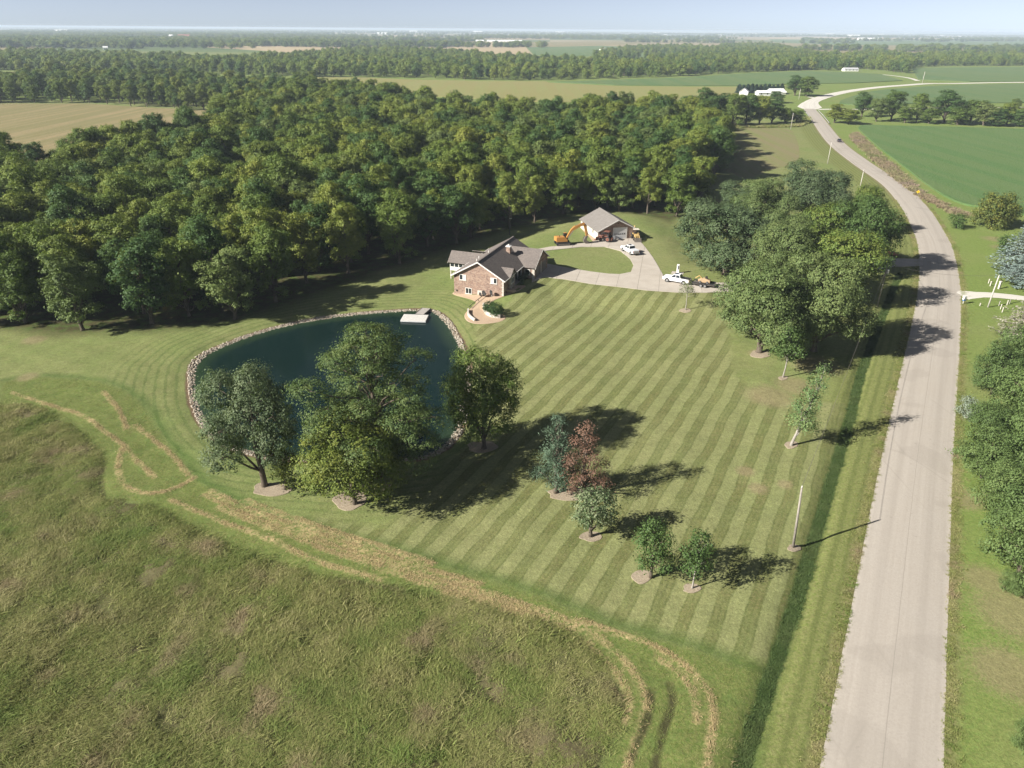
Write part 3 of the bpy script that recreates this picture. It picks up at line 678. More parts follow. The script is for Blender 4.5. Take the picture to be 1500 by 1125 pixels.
def trunk_builder(rng, H, base, lobes, r0, lean=(0, 0), twigs=0):
    mb = MB(); top = A([lean[0] * .75, lean[1] * .75, base + (H - base) * .62])
    tp = [A([0, 0, -.3]), A([0, 0, .35])] + [A([lean[0] * .75 * t, lean[1] * .75 * t, top[2] * t]) + A([*rng.normal(0, r0 * .45, 2), 0]) for t in (.25, .5, .75)] + [top]
    mb.tube(tp, [r0 * 1.5, r0 * 1.05, r0 * .88, r0 * .7, r0 * .5, r0 * .2], 8)
    for c, r in lobes:
        h = min(max(c[2] - rng.uniform(.15, .4) * (H - base), base * .55), top[2] * .95); t = h / top[2]
        s = A([lean[0] * .75 * t, lean[1] * .75 * t, h]); w = r0 * (.5 - .25 * t)
        mb.tube(limb_path(s, c, rng), [w, w * .8, w * .6, w * .45, w * .25], 6)
        for _ in range(twigs):
            e = c + unit(rng.normal(size=3)) * r * .9; w2 = w * .22
            mb.tube(limb_path(c, e, rng, 3), [w2, w2 * .8, w2 * .5, w2 * .3], 4, False)
    return mb
def conifer(rng, H, R, leaf=.26, levels=None, per=9, droop=.25, base=.06, ragged=.2, dens=1.0):
    P_, T_, N_, S_, L_ = [], [], [], [], []; mb = MB(); mb.tube([(0, 0, -.2), (0, 0, H * .5), (0, 0, H * .97)], [H * .022, H * .014, .02], 7)
    nl = levels or int(H / .42)
    for i in range(nl):
        u = (i + .5) / nl; z = H * (base + (1 - base) * u); L0_ = R * (1 - u) ** .8 * (1 if u > .08 else .75) + .12
        for b in range(per):
            a = 6.283 * b / per + i * 1.1 + rng.uniform(-.2, .2); L = L0_ * rng.uniform(1 - ragged * 1.6, 1 + ragged); d = A([math.cos(a), math.sin(a), -droop * (1 - .7 * u)]); s0 = A([0, 0, z])
            up = .35 * u
            n = max(4, int(L / .16 * dens)); t = np.sqrt(rng.random(n)) ; 
            p = s0 + d * (t * L)[:, None] + A([0, 0, 1]) * ((up + droop * .6 * t * t) * t * L)[:, None]
            side = np.cross(d, A([0, 0, 1])); w = rng.normal(size=n) * .16 * L * (1.1 - .6 * t)
            p = p + side * w[:, None] + rng.normal(size=(n, 3)) * .05
            P_.append(p); N_.append(unit(A([0, 0, .9]) + d * .35 + rng.normal(size=(n, 3)) * .45)); T_.append(d + side * np.sign(w)[:, None] * .7 + rng.normal(size=(n, 3)) * .25)
            S_.append(leaf * rng.uniform(.7, 1.5, n)); L_.append(np.clip(.65 * rng.random() + .35 * rng.random(n), 0, 1))
            if b % 2 == 0: mb.tube([s0, s0 + d * L * .9], [H * .005, .008], 4, False)
    V, Q = leaf_quads(np.concatenate(P_), np.concatenate(N_), np.concatenate(S_), rng, .42, np.concatenate(T_))
    return V, Q, np.repeat(np.concatenate(L_), 4), mb
class Proto:
    """shared crown and trunk meshes of one kind of tree, built at its real height"""
    def __init__(s, crown, trunk, H, R):
        s.crown, s.trunk = crown, trunk
        v = np.empty(len(crown.vertices) * 3, np.float32); crown.vertices.foreach_get('co', v); v = v.reshape(-1, 3)   # measured size
        s.H = float(np.percentile(v[:, 2], 99.9)); s.R = float(np.percentile(np.abs(v[:, :2] - np.median(v[:, :2], 0)), 98.5))
def mb_mesh(mb, name, mat):
    o = mb.build(name, mat, smooth=True); me = o.data; bpy.data.objects.remove(o); return me
def make_tree(seed, H, R, base, n, mat, bark=M_BARK, dens=1.3, per=26, leaf=.3, spread=.45, lobe=.40, shape=1.0, r0=None, lean=(0, 0), squash=.85, twigs=1, low=-.45, aspect=.6, flat=.8, lobes=None, jit=.18):
    rng = np.random.default_rng(seed); lobes = lobes or lobes_round(rng, H, R, base, n, lobe, shape, lean, squash, jit)
    V, Q, lv = crown_mesh('crown', lobes, rng, mat, dens, per, leaf, spread, low, aspect, flat)
    tr = trunk_builder(rng, H, base, lobes, r0 or H * .018 + .05, lean, twigs)
    return Proto(mesh_np('crown', V, Q, [mat], {'lv': lv}), mb_mesh(tr, 'trunk', bark), H, R)
def make_conifer(seed, H, R, mat, bark=M_BARK, **kw):
    V, Q, lv, mb = conifer(np.random.default_rng(seed), H, R, **kw)
    return Proto(mesh_np('crown', V, Q, [mat], {'lv': lv}), mb_mesh(mb, 'trunk', bark), H, R)
def plant(proto, name, x, y, z, sx, sz, rz, label, group=None, category='tree'):
    o = empty(name, (x, y, z), rz, label, category, group); o.scale = (sx, sx, sz)
    link('trunk', proto.trunk, o); link('crown', proto.crown, o); return o
def plant_px(proto, name, base, top_y, width, label, rz=0.0, group=None, category='tree', sink=0.0):
    """stand a tree where its foot meets the terrain, as tall and wide as it measures"""
    g = GT(*base); h = 1.0
    for h in np.arange(.5, 40, .05):
        if P(g[0], g[1], g[2] + h)[1] <= top_y: break
    d = P(g[0], g[1], g[2] + h * .6)[2]; w = width * d / F_PX
    return plant(proto, name, g[0], g[1], g[2] - sink, w / 2 / proto.R, h / proto.H, rz, label, group, category)

# woodland kinds
WOOD = [make_tree(100 + i, 16, rr, b, n, mt, dens=1.3, per=26, leaf=.38, spread=.31, lobe=lb, shape=sh, squash=sq, twigs=0, jit=.3)
        for i, (rr, b, n, lb, sh, sq, mt) in enumerate([(5.2, 2.2, 24, .31, 1.0, .8, L_FOREST), (4.8, 3.0, 22, .33, .9, .85, L_FDARK), (5.6, 1.6, 30, .27, 1.1, .85, L_FOREST), (4.8, 3.6, 20, .32, .85, .8, L_FYEL), (4.4, 1.8, 22, .36, 1.1, .95, L_FDARK), (5.8, 2.2, 32, .25, .95, .75, L_FOREST), (4.6, 2.6, 22, .34, 1.0, .9, L_FYEL), (5.2, 2.0, 26, .29, 1.05, .85, L_FMIX)])]
NW = len(WOOD)
# lighter copies of the same kinds for the distant woods
FAR = [make_tree(140 + i, 14, 5.4, 1.0, 11, mt, dens=.6, per=9, leaf=.95, spread=.65, lobe=.42, shape=1.0, squash=sq, twigs=0) for i, (sq, mt) in enumerate(((.85, L_FOREST), (1.0, L_FDARK), (.75, L_FOREST), (.9, L_FYEL), (1.1, L_FOREST)))]

def scatter(name, pts, scale, protos, label, category, rot=None, seed=1, tilt=None):
    """one uncountable mass: proto meshes set out over pts by geometry nodes"""
    rng = np.random.default_rng(seed); n = len(pts)
    me = bpy.data.meshes.new(name); me.vertices.add(n); me.vertices.foreach_set('co', np.asarray(pts, np.float32).ravel())
    for k, v, t in (('sc', scale, 'FLOAT_VECTOR'), ('rt', rot if rot is not None else np.column_stack([np.zeros(n), np.zeros(n), rng.uniform(0, 6.28, n)]), 'FLOAT_VECTOR'), ('pick', rng.integers(0, len(protos), n), 'INT')):
        at = me.attributes.new(k, t, 'POINT')
        at.data.foreach_set('vector' if t == 'FLOAT_VECTOR' else 'value', np.asarray(v, np.float32 if t != 'INT' else np.int32).ravel())
    o = link(name, me, kind='stuff'); tag(o, label, category)
    pc = bpy.data.collections.new(name + '_kinds')
    for i, m in enumerate(protos): pc.objects.link(bpy.data.objects.new('%s_kind_%02d' % (name, i), m))
    ng = bpy.data.node_groups.new(name, 'GeometryNodeTree')
    ng.interface.new_socket('Geometry', in_out='INPUT', socket_type='NodeSocketGeometry'); ng.interface.new_socket('Geometry', in_out='OUTPUT', socket_type='NodeSocketGeometry')
    gi = ng.nodes.new('NodeGroupInput'); go = ng.nodes.new('NodeGroupOutput'); ip = ng.nodes.new('GeometryNodeInstanceOnPoints'); ci = ng.nodes.new('GeometryNodeCollectionInfo')
    ci.inputs[0].default_value = pc; ci.inputs['Separate Children'].default_value = True; ci.inputs['Reset Children'].default_value = True
    def na(nm, t):
        a = ng.nodes.new('GeometryNodeInputNamedAttribute'); a.data_type = t; a.inputs[0].default_value = nm; return a.outputs[0]
    L = ng.links.new
    L(gi.outputs[0], ip.inputs['Points']); L(ci.outputs[0], ip.inputs['Instance']); ip.inputs['Pick Instance'].default_value = True
    L(na('pick', 'INT'), ip.inputs['Instance Index']); L(na('sc', 'FLOAT_VECTOR'), ip.inputs['Scale'])
    L(na('rt', 'FLOAT_VECTOR'), ip.inputs['Rotation']); L(ip.outputs[0], go.inputs[0])
    md = o.modifiers.new('scatter', 'NODES'); md.node_group = ng
    return o
def merged(proto, name):
    """crown and trunk as one mesh, for the scattered mass"""
    bm = bmesh.new(); bm.from_mesh(proto.crown); nf = len(bm.faces)
    bm.from_mesh(proto.trunk); me = bpy.data.meshes.new(name)
    bm.faces.ensure_lookup_table()
    for i in range(nf, len(bm.faces)): bm.faces[i].material_index = 1
    bm.to_mesh(me); bm.free(); me.materials.append(proto.crown.materials[0]); me.materials.append(proto.trunk.materials[0]); return me
def poisson(poly, r, rng, tries=60000, ok=None):
    lo, hi = poly.min(0), poly.max(0); c = rng.uniform(lo, hi, (tries, 2)); c = c[inside(c, poly)]
    if ok is not None: c = c[ok(c)]
    grid = {}; out = []
    for p in c:
        k = (int(p[0] // r), int(p[1] // r)); good = True
        for i in (-1, 0, 1):
            for j in (-1, 0, 1):
                for q in grid.get((k[0] + i, k[1] + j), ()):
                    if (q[0] - p[0]) ** 2 + (q[1] - p[1]) ** 2 < r * r: good = False; break
        if good: grid.setdefault(k, []).append(p); out.append(p)
    return A(out)
# ------------------------------------------------------------------ the woods
rw = np.random.default_rng(21)
fp = poisson(FOREST, 6.5, rw, 100000)
fsd = sd(fp, FOREST); fp = fp[fsd > 2.0]; fsd = sd(fp, FOREST)
CAMP = A([0, 0])
vis = np.abs(fp[:, 0]) < fp[:, 1] * .78 + 14            # what lies inside the picture or just beside it
order = np.argsort(np.linalg.norm(fp, axis=1) + np.where(vis, 0, 1e4) + np.where(fsd > 30, 25, 0))
N_SINGLE = 215
WOOD_TINT = {'forest_leaves': 'mid-green', 'dark_forest_leaves': 'dark green', 'yellow_forest_leaves': 'yellow-green', 'olive_forest_leaves': 'olive green'}
WOOD_LABELS = {
    'pond': 'broadleaf tree at the woods edge across the grass from the pond',
    'house': 'tree at the woods edge behind the brick house and the garage',
    'deep': 'broadleaf tree deep in the dense woods behind the edge row',
    'east': 'leafy tree at the end of the woods beside the dry pasture'}
for i in order[:N_SINGLE]:
    x, y = fp[i]; wk = int(rw.integers(0, NW)); pr = WOOD[wk]; e = fsd[i]
    k = 'deep' if e > 13 else ('pond' if x < -22 else ('house' if x < 34 else 'east'))
    s = rw.uniform(.74, 1.14); edge = 1.0 if e > 8 else .93
    plant(pr, 'woodland_tree', x, y, tz(x, y), s * rw.uniform(.9, 1.15), s * edge * rw.uniform(.92, 1.1), rw.uniform(0, 6.28), WOOD_TINT[pr.crown.materials[0].name] + ' ' + WOOD_LABELS[k], 'woods, %s, %s' % (k, WOOD_TINT[pr.crown.materials[0].name]))
rest = fp[order[N_SINGLE:]]
WOODM = [merged(p, 'wood_kind') for p in WOOD]; FARM = [merged(p, 'far_kind') for p in FAR]
s = rw.uniform(.66, 1.2, len(rest))
scatter('woodland', np.column_stack([rest, terrain_np(rest)]), np.column_stack([s * 1.08, s * 1.08, s * rw.uniform(.92, 1.1, len(rest))]), WOODM, 'dense mass of broadleaf woods behind the first rows of trees', 'woods', seed=3)

# tree belts farther off
def belt(name, base, top, spacing, label, seed, zt=13, protos=None, smin=.75, smax=1.15, thin=0.0):
    poly = np.vstack([GP(base), GP(top[::-1], zt)]); r = np.random.default_rng(seed)
    area = (poly[:, 0].max() - poly[:, 0].min()) * (poly[:, 1].max() - poly[:, 1].min())
    q = poisson(poly, spacing, r, int(min(160000, area / spacing ** 2 * 3)))
    if thin: q = q[r.random(len(q)) > thin]
    k = r.uniform(smin, smax, len(q))
    return scatter(name, np.column_stack([q, np.full(len(q), -.1)]), np.column_stack([k * r.uniform(.95, 1.2, len(q)), k * r.uniform(.95, 1.2, len(q)), k * r.uniform(.85, 1.15, len(q))]), protos or FARM, label, 'woods', seed=seed)
belt('tree_belt', [(-300, 152), (-100, 152), (0, 151), (60, 151), (130, 151), (220, 158), (300, 165), (345, 168), (400, 150), (460, 128)], [(-300, 112), (-100, 108), (0, 104), (75, 96), (160, 99), (250, 100), (330, 108), (400, 112), (460, 118)], 8.5, 'belt of trees beyond the dry hay field', 31, protos=WOODM, smin=.7, smax=1.05)
belt('tree_belt', [(-300, 104), (-60, 104), (0, 103), (80, 104), (300, 108), (440, 113), (520, 113), (600, 114), (700, 117), (800, 118), (900, 115), (1000, 111.5), (1090, 106), (1180, 103)],
     [(-300, 72), (-60, 72), (0, 71), (60, 70), (150, 73), (250, 76), (330, 79), (420, 76), (500, 68), (570, 66), (660, 71), (740, 77), (800, 80), (860, 82), (950, 83), (1020, 76), (1060, 63), (1120, 62), (1180, 72)], 12, 'wide belt of trees past the long yellow cornfield', 32)
belt('tree_belt', [(1120, 104), (1180, 102.5), (1225, 104), (1255, 101), (1290, 103), (1325, 108), (1345, 98), (1400, 97), (1500, 96.5), (1640, 96)], [(1120, 66), (1180, 72), (1230, 76), (1290, 72), (1345, 77), (1400, 72), (1440, 75), (1500, 77), (1640, 76)], 12, 'tree belt behind the far soybean fields', 33)
belt('tree_belt', [(-400, 72), (-60, 71), (0, 70), (150, 69), (280, 68), (285, 64), (170, 63), (40, 64), (0, 66), (-400, 67)], [(-400, 58), (0, 58), (100, 60), (200, 57.5), (285, 60)], 24, 'hazy woods near the skyline', 34, smin=.9, smax=1.4)
belt('tree_belt', [(870, 83), (940, 78), (1010, 83), (1060, 80), (1060, 76), (1000, 70), (930, 72), (880, 79)], [(880, 78), (930, 76), (1010, 78)], 16, 'trees round the white farmhouse', 35)
rf = np.random.default_rng(40); pts = []
def to_line(a, b, w, n):
    t = rf.random(n); return a + (b - a) * t[:, None] + rf.normal(size=(n, 2)) * w
for _ in range(150):                                     # hedgerows and woodlots out to the skyline
    d = rf.uniform(2600, 16000) if rf.random() < .8 else rf.uniform(1900, 2600); x = rf.uniform(-.85, .85) * d
    if d < 2600 and -.1 < x / d < .25: continue
    L = rf.uniform(150, 900) * (1 + d / 9000); a = rf.choice([0.03, .05, 1.5, -.04], p=[.4, .3, .1, .2]); dd = A([math.cos(a), math.sin(a)]) * L
    pts.append(to_line(A([x, d]) - dd / 2, A([x, d]) + dd / 2, rf.choice([5, 12, 45]) * (1 + d / 12000), int(L / rf.uniform(6, 14))))
for _ in range(60):                                      # woods that thicken to the west
    d = rf.uniform(2300, 9000); x = -d * rf.uniform(.22, .9); L = rf.uniform(300, 1200); dd = A([L, rf.uniform(-60, 60)])
    pts.append(to_line(A([x, d]) - dd / 2, A([x, d]) + dd / 2, rf.uniform(20, 70), int(L / 5)))
pts = np.vstack(pts); k = rf.uniform(.8, 1.5, len(pts))
scatter('distant_treeline', np.column_stack([pts, np.full(len(pts), -.2)]), np.column_stack([k * 1.5, k * 1.5, k * .95]), FARM, 'scattered far hedgerows and woodlots along the hazy skyline', 'woods', seed=41)

# ------------------------------------------------------------------ single trees round the pond and on the lawn
near = dict(dens=1.55, per=46, leaf=.205, spread=.29, twigs=3)
T_OAKA = make_tree(1, 13, 5.6, 2.3, 17, L_OAKGREY, lobe=.36, shape=.95, jit=.25, r0=.34, **near)
T_SMALLY = make_tree(2, 5.5, 1.8, 1.3, 8, L_YELLOW, lobe=.42, dens=3.2, per=22, leaf=.2, spread=.28)
def locust():
    r = np.random.default_rng(3); H, R = 19, 7.4; lobes = []
    for i in range(50):
        t = (i + .5) / 50; a = i * 2.4 + r.uniform(-.4, .4); z = 3.6 + 14.2 * t; rr = R * (math.sin(math.pi * min(1, t * .84 + .16)) ** .9) * r.uniform(.25, 1.0)
        w = r.uniform(1.5, 2.5) * (1 - .25 * t); lobes.append((A([math.cos(a) * rr, math.sin(a) * rr, z + r.uniform(-.6, .6)]), A([w, w, w * .55])))
    return make_tree(3, H, R, 4, 0, L_LOCUST, lobes=lobes, dens=2.0, per=42, leaf=.215, spread=.31, r0=.36, twigs=4, low=-.2, aspect=.42, flat=.45)
T_LOCUST = locust()
T_MAPLEY = make_tree(4, 9.5, 4.8, 1.0, 18, L_YELLOW, lobe=.38, shape=1.05, **near)
T_MAPLEY2 = make_tree(5, 11.5, 4.6, 1.6, 17, leaf_mat('yellow_green_leaves', [(.046, .078, .016), (.078, .108, .022), (.150, .160, .030)], rand=.1), lobe=.38, **near)
plant_px(T_OAKA, 'oak_tree', (388, 712), 531, 150, 'grey-green oak with a bare trunk on the mulch bed by the pond', 1.0)
plant_px(T_SMALLY, 'small_tree', (419, 717), 648, 52, 'small yellow-green tree sharing the oak mulch bed by the pond')
plant_px(T_LOCUST, 'locust_tree', (556, 706), 474, 200, 'big feathery locust tree overhanging the pond water', .4)
plant_px(T_MAPLEY, 'maple_tree', (520, 738), 606, 150, 'bushy yellow-leaved maple in front of the feathery locust', .8)
plant_px(T_MAPLEY2, 'maple_tree', (709, 657), 513, 116, 'yellow-green maple alone on the pond bank beside the striped lawn', 2.0)
def pine_lobes(seed, H, R, n):
    r = np.random.default_rng(seed); out = []
    for i in range(n):
        t = (i + .5) / n; a = i * 2.4; w = R * (1 - t * .62) * r.uniform(.28, .46); rr = R * (1 - t) ** .6 * r.uniform(.3, .75)
        out.append((A([math.cos(a) * rr, math.sin(a) * rr, H * (.12 + .82 * t) + r.uniform(-.2, .2)]), A([w, w, w * .62])))
    return out
T_PINE = make_tree(6, 8.2, 2.4, .8, 0, L_PINE, lobes=pine_lobes(6, 8.2, 2.5, 24), dens=3.0, per=34, leaf=.24, spread=.24, aspect=.22, twigs=1)
T_DEADP = make_tree(7, 8.0, 2.6, 1.0, 0, L_BROWN, lobes=pine_lobes(7, 8.0, 2.9, 20), dens=2.6, per=30, leaf=.22, spread=.27, aspect=.25, twigs=3)
plant_px(T_PINE, 'pine_tree', (814, 722), 606, 66, 'blue-green pine beside the dead brown pine on the lawn')
plant_px(T_DEADP, 'pine_tree', (853, 727), 617, 74, 'dead brown pine next to the blue-green pine', 1)
T_S1 = make_tree(8, 5.2, 2.1, .9, 11, leaf_mat('pale_flecked_leaves', [(.050, .082, .032), (.080, .110, .050), (.19, .20, .12)], rand=.1), lobe=.38, dens=3.0, per=26, leaf=.19, spread=.26, bark=M_BARK)
T_S2 = make_tree(9, 5.6, 1.95, .5, 13, L_MAPLE, lobe=.40, dens=3.2, per=28, leaf=.18, spread=.26, shape=1.05)
T_S3 = make_tree(10, 5.8, 1.5, 1.7, 10, L_MAPLE, lobe=.42, dens=3.2, per=26, leaf=.18, spread=.25, bark=M_BARK_PALE, r0=.07, twigs=2)
plant_px(T_S1, 'small_tree', (865, 786), 711, 66, 'small pale-flecked tree in its mulch ring below the two pines', .5)
plant_px(T_S2, 'small_tree', (953, 846), 756, 66, 'low dense dark green tree beside the mulch ring, leaves to the ground', .2)
plant_px(T_S3, 'small_tree', (1014, 862), 773, 54, 'slim young tree with a pale bare trunk in a round mulch ring', 1.9)
def lean_tree():
    r = np.random.default_rng(11); lobes = []
    for i in range(13):
        t = (i + .5) / 13; z = 2.2 + 7.4 * t; a = i * 2.4; w = (1.5 - .95 * t) * r.uniform(.75, 1.1); rr = (1.7 - 1.3 * t) * r.uniform(.3, .8)
        lobes.append((A([.26 * z + math.cos(a) * rr, .1 * z + math.sin(a) * rr, z]), A([w, w, w * .6])))
    return make_tree(11, 10, 2.6, 2.0, 0, leaf_mat('linden_leaves', [(.050, .092, .034), (.078, .125, .045), (.13, .165, .06)], rand=.1), lobes=lobes, dens=2.2, per=24, leaf=.21, spread=.30, lean=(3.0, 1.1), bark=M_BARK_PALE, r0=.17, twigs=2)
plant_px(lean_tree(), 'young_tree', (1159, 653), 535, 54, 'young tree leaning over toward the road, pale trunk in a mulch ring')
T_SAP = make_tree(12, 5.4, 1.5, 2.4, 7, leaf_mat('dry_sapling_leaves', [(.08, .10, .045), (.12, .135, .065), (.17, .17, .09)], rand=.1), lobe=.42, dens=1.6, per=16, leaf=.22, spread=.3, bark=M_BARK_PALE, r0=.09, twigs=3)
plant_px(T_SAP, 'sapling', (1004, 454), 408, 28, 'thin sapling with sparse leaves in front of the white pickup')
plant_px(T_S3, 'young_tree', (1147, 553), 474, 46, 'young maple with a slim pale trunk under the edge of the great oak', .3)
# oaks and maples between the drive and the road
big = dict(dens=1.3, per=40, leaf=.29, spread=.36, twigs=3)
T_O1 = make_tree(13, 15, 8.6, 2.4, 26, L_OAK, lobe=.29, shape=.8, squash=.75, r0=.5, jit=.3, **big)
T_O2 = make_tree(14, 15, 8.0, 2.0, 24, L_OAK, lobe=.31, shape=.9, squash=.75, r0=.45, jit=.3, **big)
T_O3 = make_tree(15, 14, 7.6, 1.6, 22, L_OAKGREY, lobe=.31, shape=1.0, squash=.75, r0=.45, jit=.3, **big)
T_M1 = make_tree(16, 14, 6.6, 1.2, 20, L_MAPLE, lobe=.35, shape=1.05, squash=.9, r0=.4, **big)
T_M2 = make_tree(17, 12, 5.0, 1.0, 16, leaf_mat('light_maple_leaves', [(.055, .090, .020), (.085, .120, .026), (.14, .155, .035)], rand=.1), lobe=.38, shape=1.1, r0=.3, **big)
for pr, b, t, w, lab, rz in [
        (T_O1, (1112, 516), 383, 150, 'great spreading oak overhanging the lawn stripes', 0), (T_O2, (1192, 514), 376, 138, 'spreading oak next to the great oak, shading the ditch', 1),
        (T_O3, (1062, 402), 292, 140, 'wide grey-green oak by the parked trailer', 2), (T_M1, (1250, 398), 288, 100, 'dense deep green maple beside the firewood pile', 0),
        (T_M2, (1196, 392), 300, 96, 'light green maple between the dense maple and the oaks', 1), (T_O3, (1182, 326), 240, 112, 'dark round-headed oak by the pasture end', .7),
        (T_M2, (1262, 342), 272, 50, 'slender yellowing tree near the curve of the road', 2), (T_O2, (1112, 352), 262, 90, 'oak between the woods and the dark round-headed oak', 2.2),
        (T_O1, (1140, 424), 318, 110, 'oak over the middle of the driveway', 2.6), (T_M1, (1034, 250), 184, 78, 'rounded tree closing the woods beside the dry pasture', 1.3),
        (T_M2, (1222, 446), 338, 104, 'leafy maple standing close behind the great oak', .2), (T_O3, (1085, 330), 268, 80, 'grey oak behind the wide grey-green oak', 1.1)]:
    plant_px(pr, 'maple_tree' if pr in (T_M1, T_M2) else 'oak_tree', b, t, w, lab, rz, 'mature trees between drive and road')
# east side of the road
T_SPR = make_conifer(18, 11, 4.0, L_SPRUCE, leaf=.34, per=12, droop=.18, ragged=.18, dens=1.3, base=.03)
T_DYING = make_conifer(19, 9, 3.6, leaf_mat('thinning_needles', [(.10, .115, .08), (.15, .135, .105), (.20, .19, .15)], rand=.1, transl=.08), leaf=.3, per=11, droop=.15, ragged=.3, base=.03)
plant_px(T_SPR, 'spruce_tree', (1493, 402), 322, 76, 'tall blue spruce beyond the gravel side drive')
plant_px(T_SPR, 'spruce_tree', (1516, 420), 352, 80, 'shorter blue spruce close beside the tall one', 2)
plant_px(T_DYING, 'spruce_tree', (1497, 500), 428, 76, 'thinning grey-brown spruce beside the gravel drive', .5)
T_BUSH = make_tree(20, 6, 4.4, .2, 16, leaf_mat('round_bush_leaves', [(.045, .070, .020), (.085, .100, .024), (.165, .150, .032)], rand=.1), lobe=.36, shape=1.25, dens=1.5, per=26, leaf=.34, spread=.42, low=-.8)
plant_px(T_BUSH, 'round_bush', (1452, 331), 282, 62, 'large round yellow-green bush at the corner of the soybean field', 0, category='bush')
T_SHRUB = make_tree(22, 3, 1.6, .1, 9, L_MAPLE, lobe=.42, shape=1.2, dens=2.6, per=22, leaf=.26, spread=.3, low=-.9)
plant_px(T_SHRUB, 'shrub', (1401, 334), 312, 26, 'small green shrub beside the road near the round bush', 0, category='bush')
plant_px(T_SHRUB, 'shrub', (1467, 372), 342, 24, 'yellowish shrub at the foot of the tall blue spruce', 1, category='bush')
BR = [make_tree(23 + i, 6.5, 3.2, .2, 15, L_BRUSH, lobe=.38, shape=1.2, dens=2.2, per=40, leaf=.18, spread=.28, low=-.8, twigs=2) for i in range(3)]
T_SIL = make_tree(27, 3.5, 1.8, .1, 10, L_SILVER, lobe=.4, shape=1.2, dens=3, per=26, leaf=.17, spread=.26, low=-.8)
BRL = 'bright green roadside tree in the thicket opposite the utility pole'
for i, (b, t, w) in enumerate([((1452, 578), 500, 62), ((1492, 560), 478, 80), ((1486, 632), 540, 90), ((1438, 700), 628, 76), ((1500, 704), 612, 100), ((1462, 752), 680, 80), ((1502, 790), 700, 110), ((1486, 848), 752, 110), ((1440, 640), 590, 54), ((1530, 650), 540, 110)]):
    plant_px(BR[i % 3], 'thicket_tree', b, t, w, BRL, i * 1.7, 'thicket beside the road')
plant_px(BR[1], 'shrub', (1484, 868), 842, 40, 'low shrub on the dry bare soil below the thicket', 1, category='bush')
plant_px(BR[0], 'shrub', (1497, 1098), 1050, 40, 'small bright shrub on the grass verge past the thicket', 2, category='bush')
plant_px(T_SIL, 'shrub', (1416, 614), 580, 36, 'pale silvery shrub at the roadside edge of the thicket', 0, category='bush')
# creek trees and farmstead trees by the bridge
rc = np.random.default_rng(50)
for x, b, t, w in [(1222, 180, 152, 26), (1243, 182, 160, 30), (1262, 171, 134, 28), (1283, 178, 143, 26), (1305, 176, 132, 36), (1325, 180, 156, 24), (1342, 179, 136, 26), (1360, 181, 158, 26), (1382, 180, 132, 42), (1402, 183, 158, 28), (1420, 181, 146, 34), (1440, 184, 150, 32),
                   (1458, 185, 158, 26), (1474, 183, 150, 26), (1490, 185, 160, 30), (1508, 186, 158, 30)]:
    plant_px(WOOD[rc.integers(0, NW)], 'creek_tree', (x, b), t, w, 'tree in the creek row between the two soybean fields', rc.uniform(0, 6), 'creek trees')
for x, b, t, w in [(1008, 186, 140, 36), (1030, 184, 128, 44), (1052, 184, 136, 36), (1072, 186, 137, 34), (1092, 184, 138, 36), (1112, 184, 140, 30), (1130, 181, 146, 34), (1150, 182, 158, 22), (1166, 180, 160, 24)]:
    plant_px(WOOD[rc.integers(0, NW)], 'creek_tree', (x, b), t, w, 'tree in the row along the pasture by the bridge', rc.uniform(0, 6), 'trees by the bridge')
plant_px(WOOD[1], 'farm_tree', (1164, 140), 110, 26, 'farmyard tree at the gravel bend, one of two touching', 1, 'farmyard trees'); plant_px(WOOD[2], 'farm_tree', (1181, 141), 112, 28, 'farmyard tree at the gravel bend, one of two touching', 2, 'farmyard trees')
plant_px(WOOD[4], 'farm_tree', (1137, 151), 134, 22, 'small dark round tree in front of the farm sheds', 1)
plant_px(WOOD[0], 'field_tree', (1487, 158.5), 144, 14, 'lone small tree at the edge of the far soybean field', 1)
T_DARK = make_conifer(28, 9, 2.4, L_DARKPINE, leaf=.9, per=10, levels=16, base=.02, dens=1.4)
for i in range(11):
    plant_px(T_DARK, 'evergreen', (1082 + i * 6.2, 136.5 + .25 * math.sin(i * 2.1)), 123 + .8 * math.sin(i * 1.7), 10.5, 'dark evergreen in the windbreak row behind the farm sheds', i, 'windbreak evergreens')
# ------------------------------------------------------------------ grass that stands up, hay, weeds
def tuft_mesh(seed, blades, h, spread, width, mat, lean=.35, wind=(.35, .15)):
    r = np.random.default_rng(seed); V, Fc, lv = [], [], []
    for i in range(blades):
        a = r.uniform(0, 6.28); p = A([r.normal() * spread, r.normal() * spread, 0]); hh = h * r.uniform(.5, 1.25); w = width * r.uniform(.6, 1.4)
        b = A([math.cos(a), math.sin(a), 0]) * w; d = A([r.normal() * lean + wind[0], r.normal() * lean + wind[1], 0]) * hh
        m = p + d * .4 + A([0, 0, hh * .6]); t = p + d * 1.15 + A([0, 0, hh * .95]); k = len(V)
        V += [p - b, p + b, m + b * .8, m - b * .8, t]; Fc += [(k, k + 1, k + 2, k + 3), (k + 3, k + 2, k + 4)]; lv += [r.random()] * 5
    return mesh_np('tuft', V, Fc, [mat], {'lv': lv})
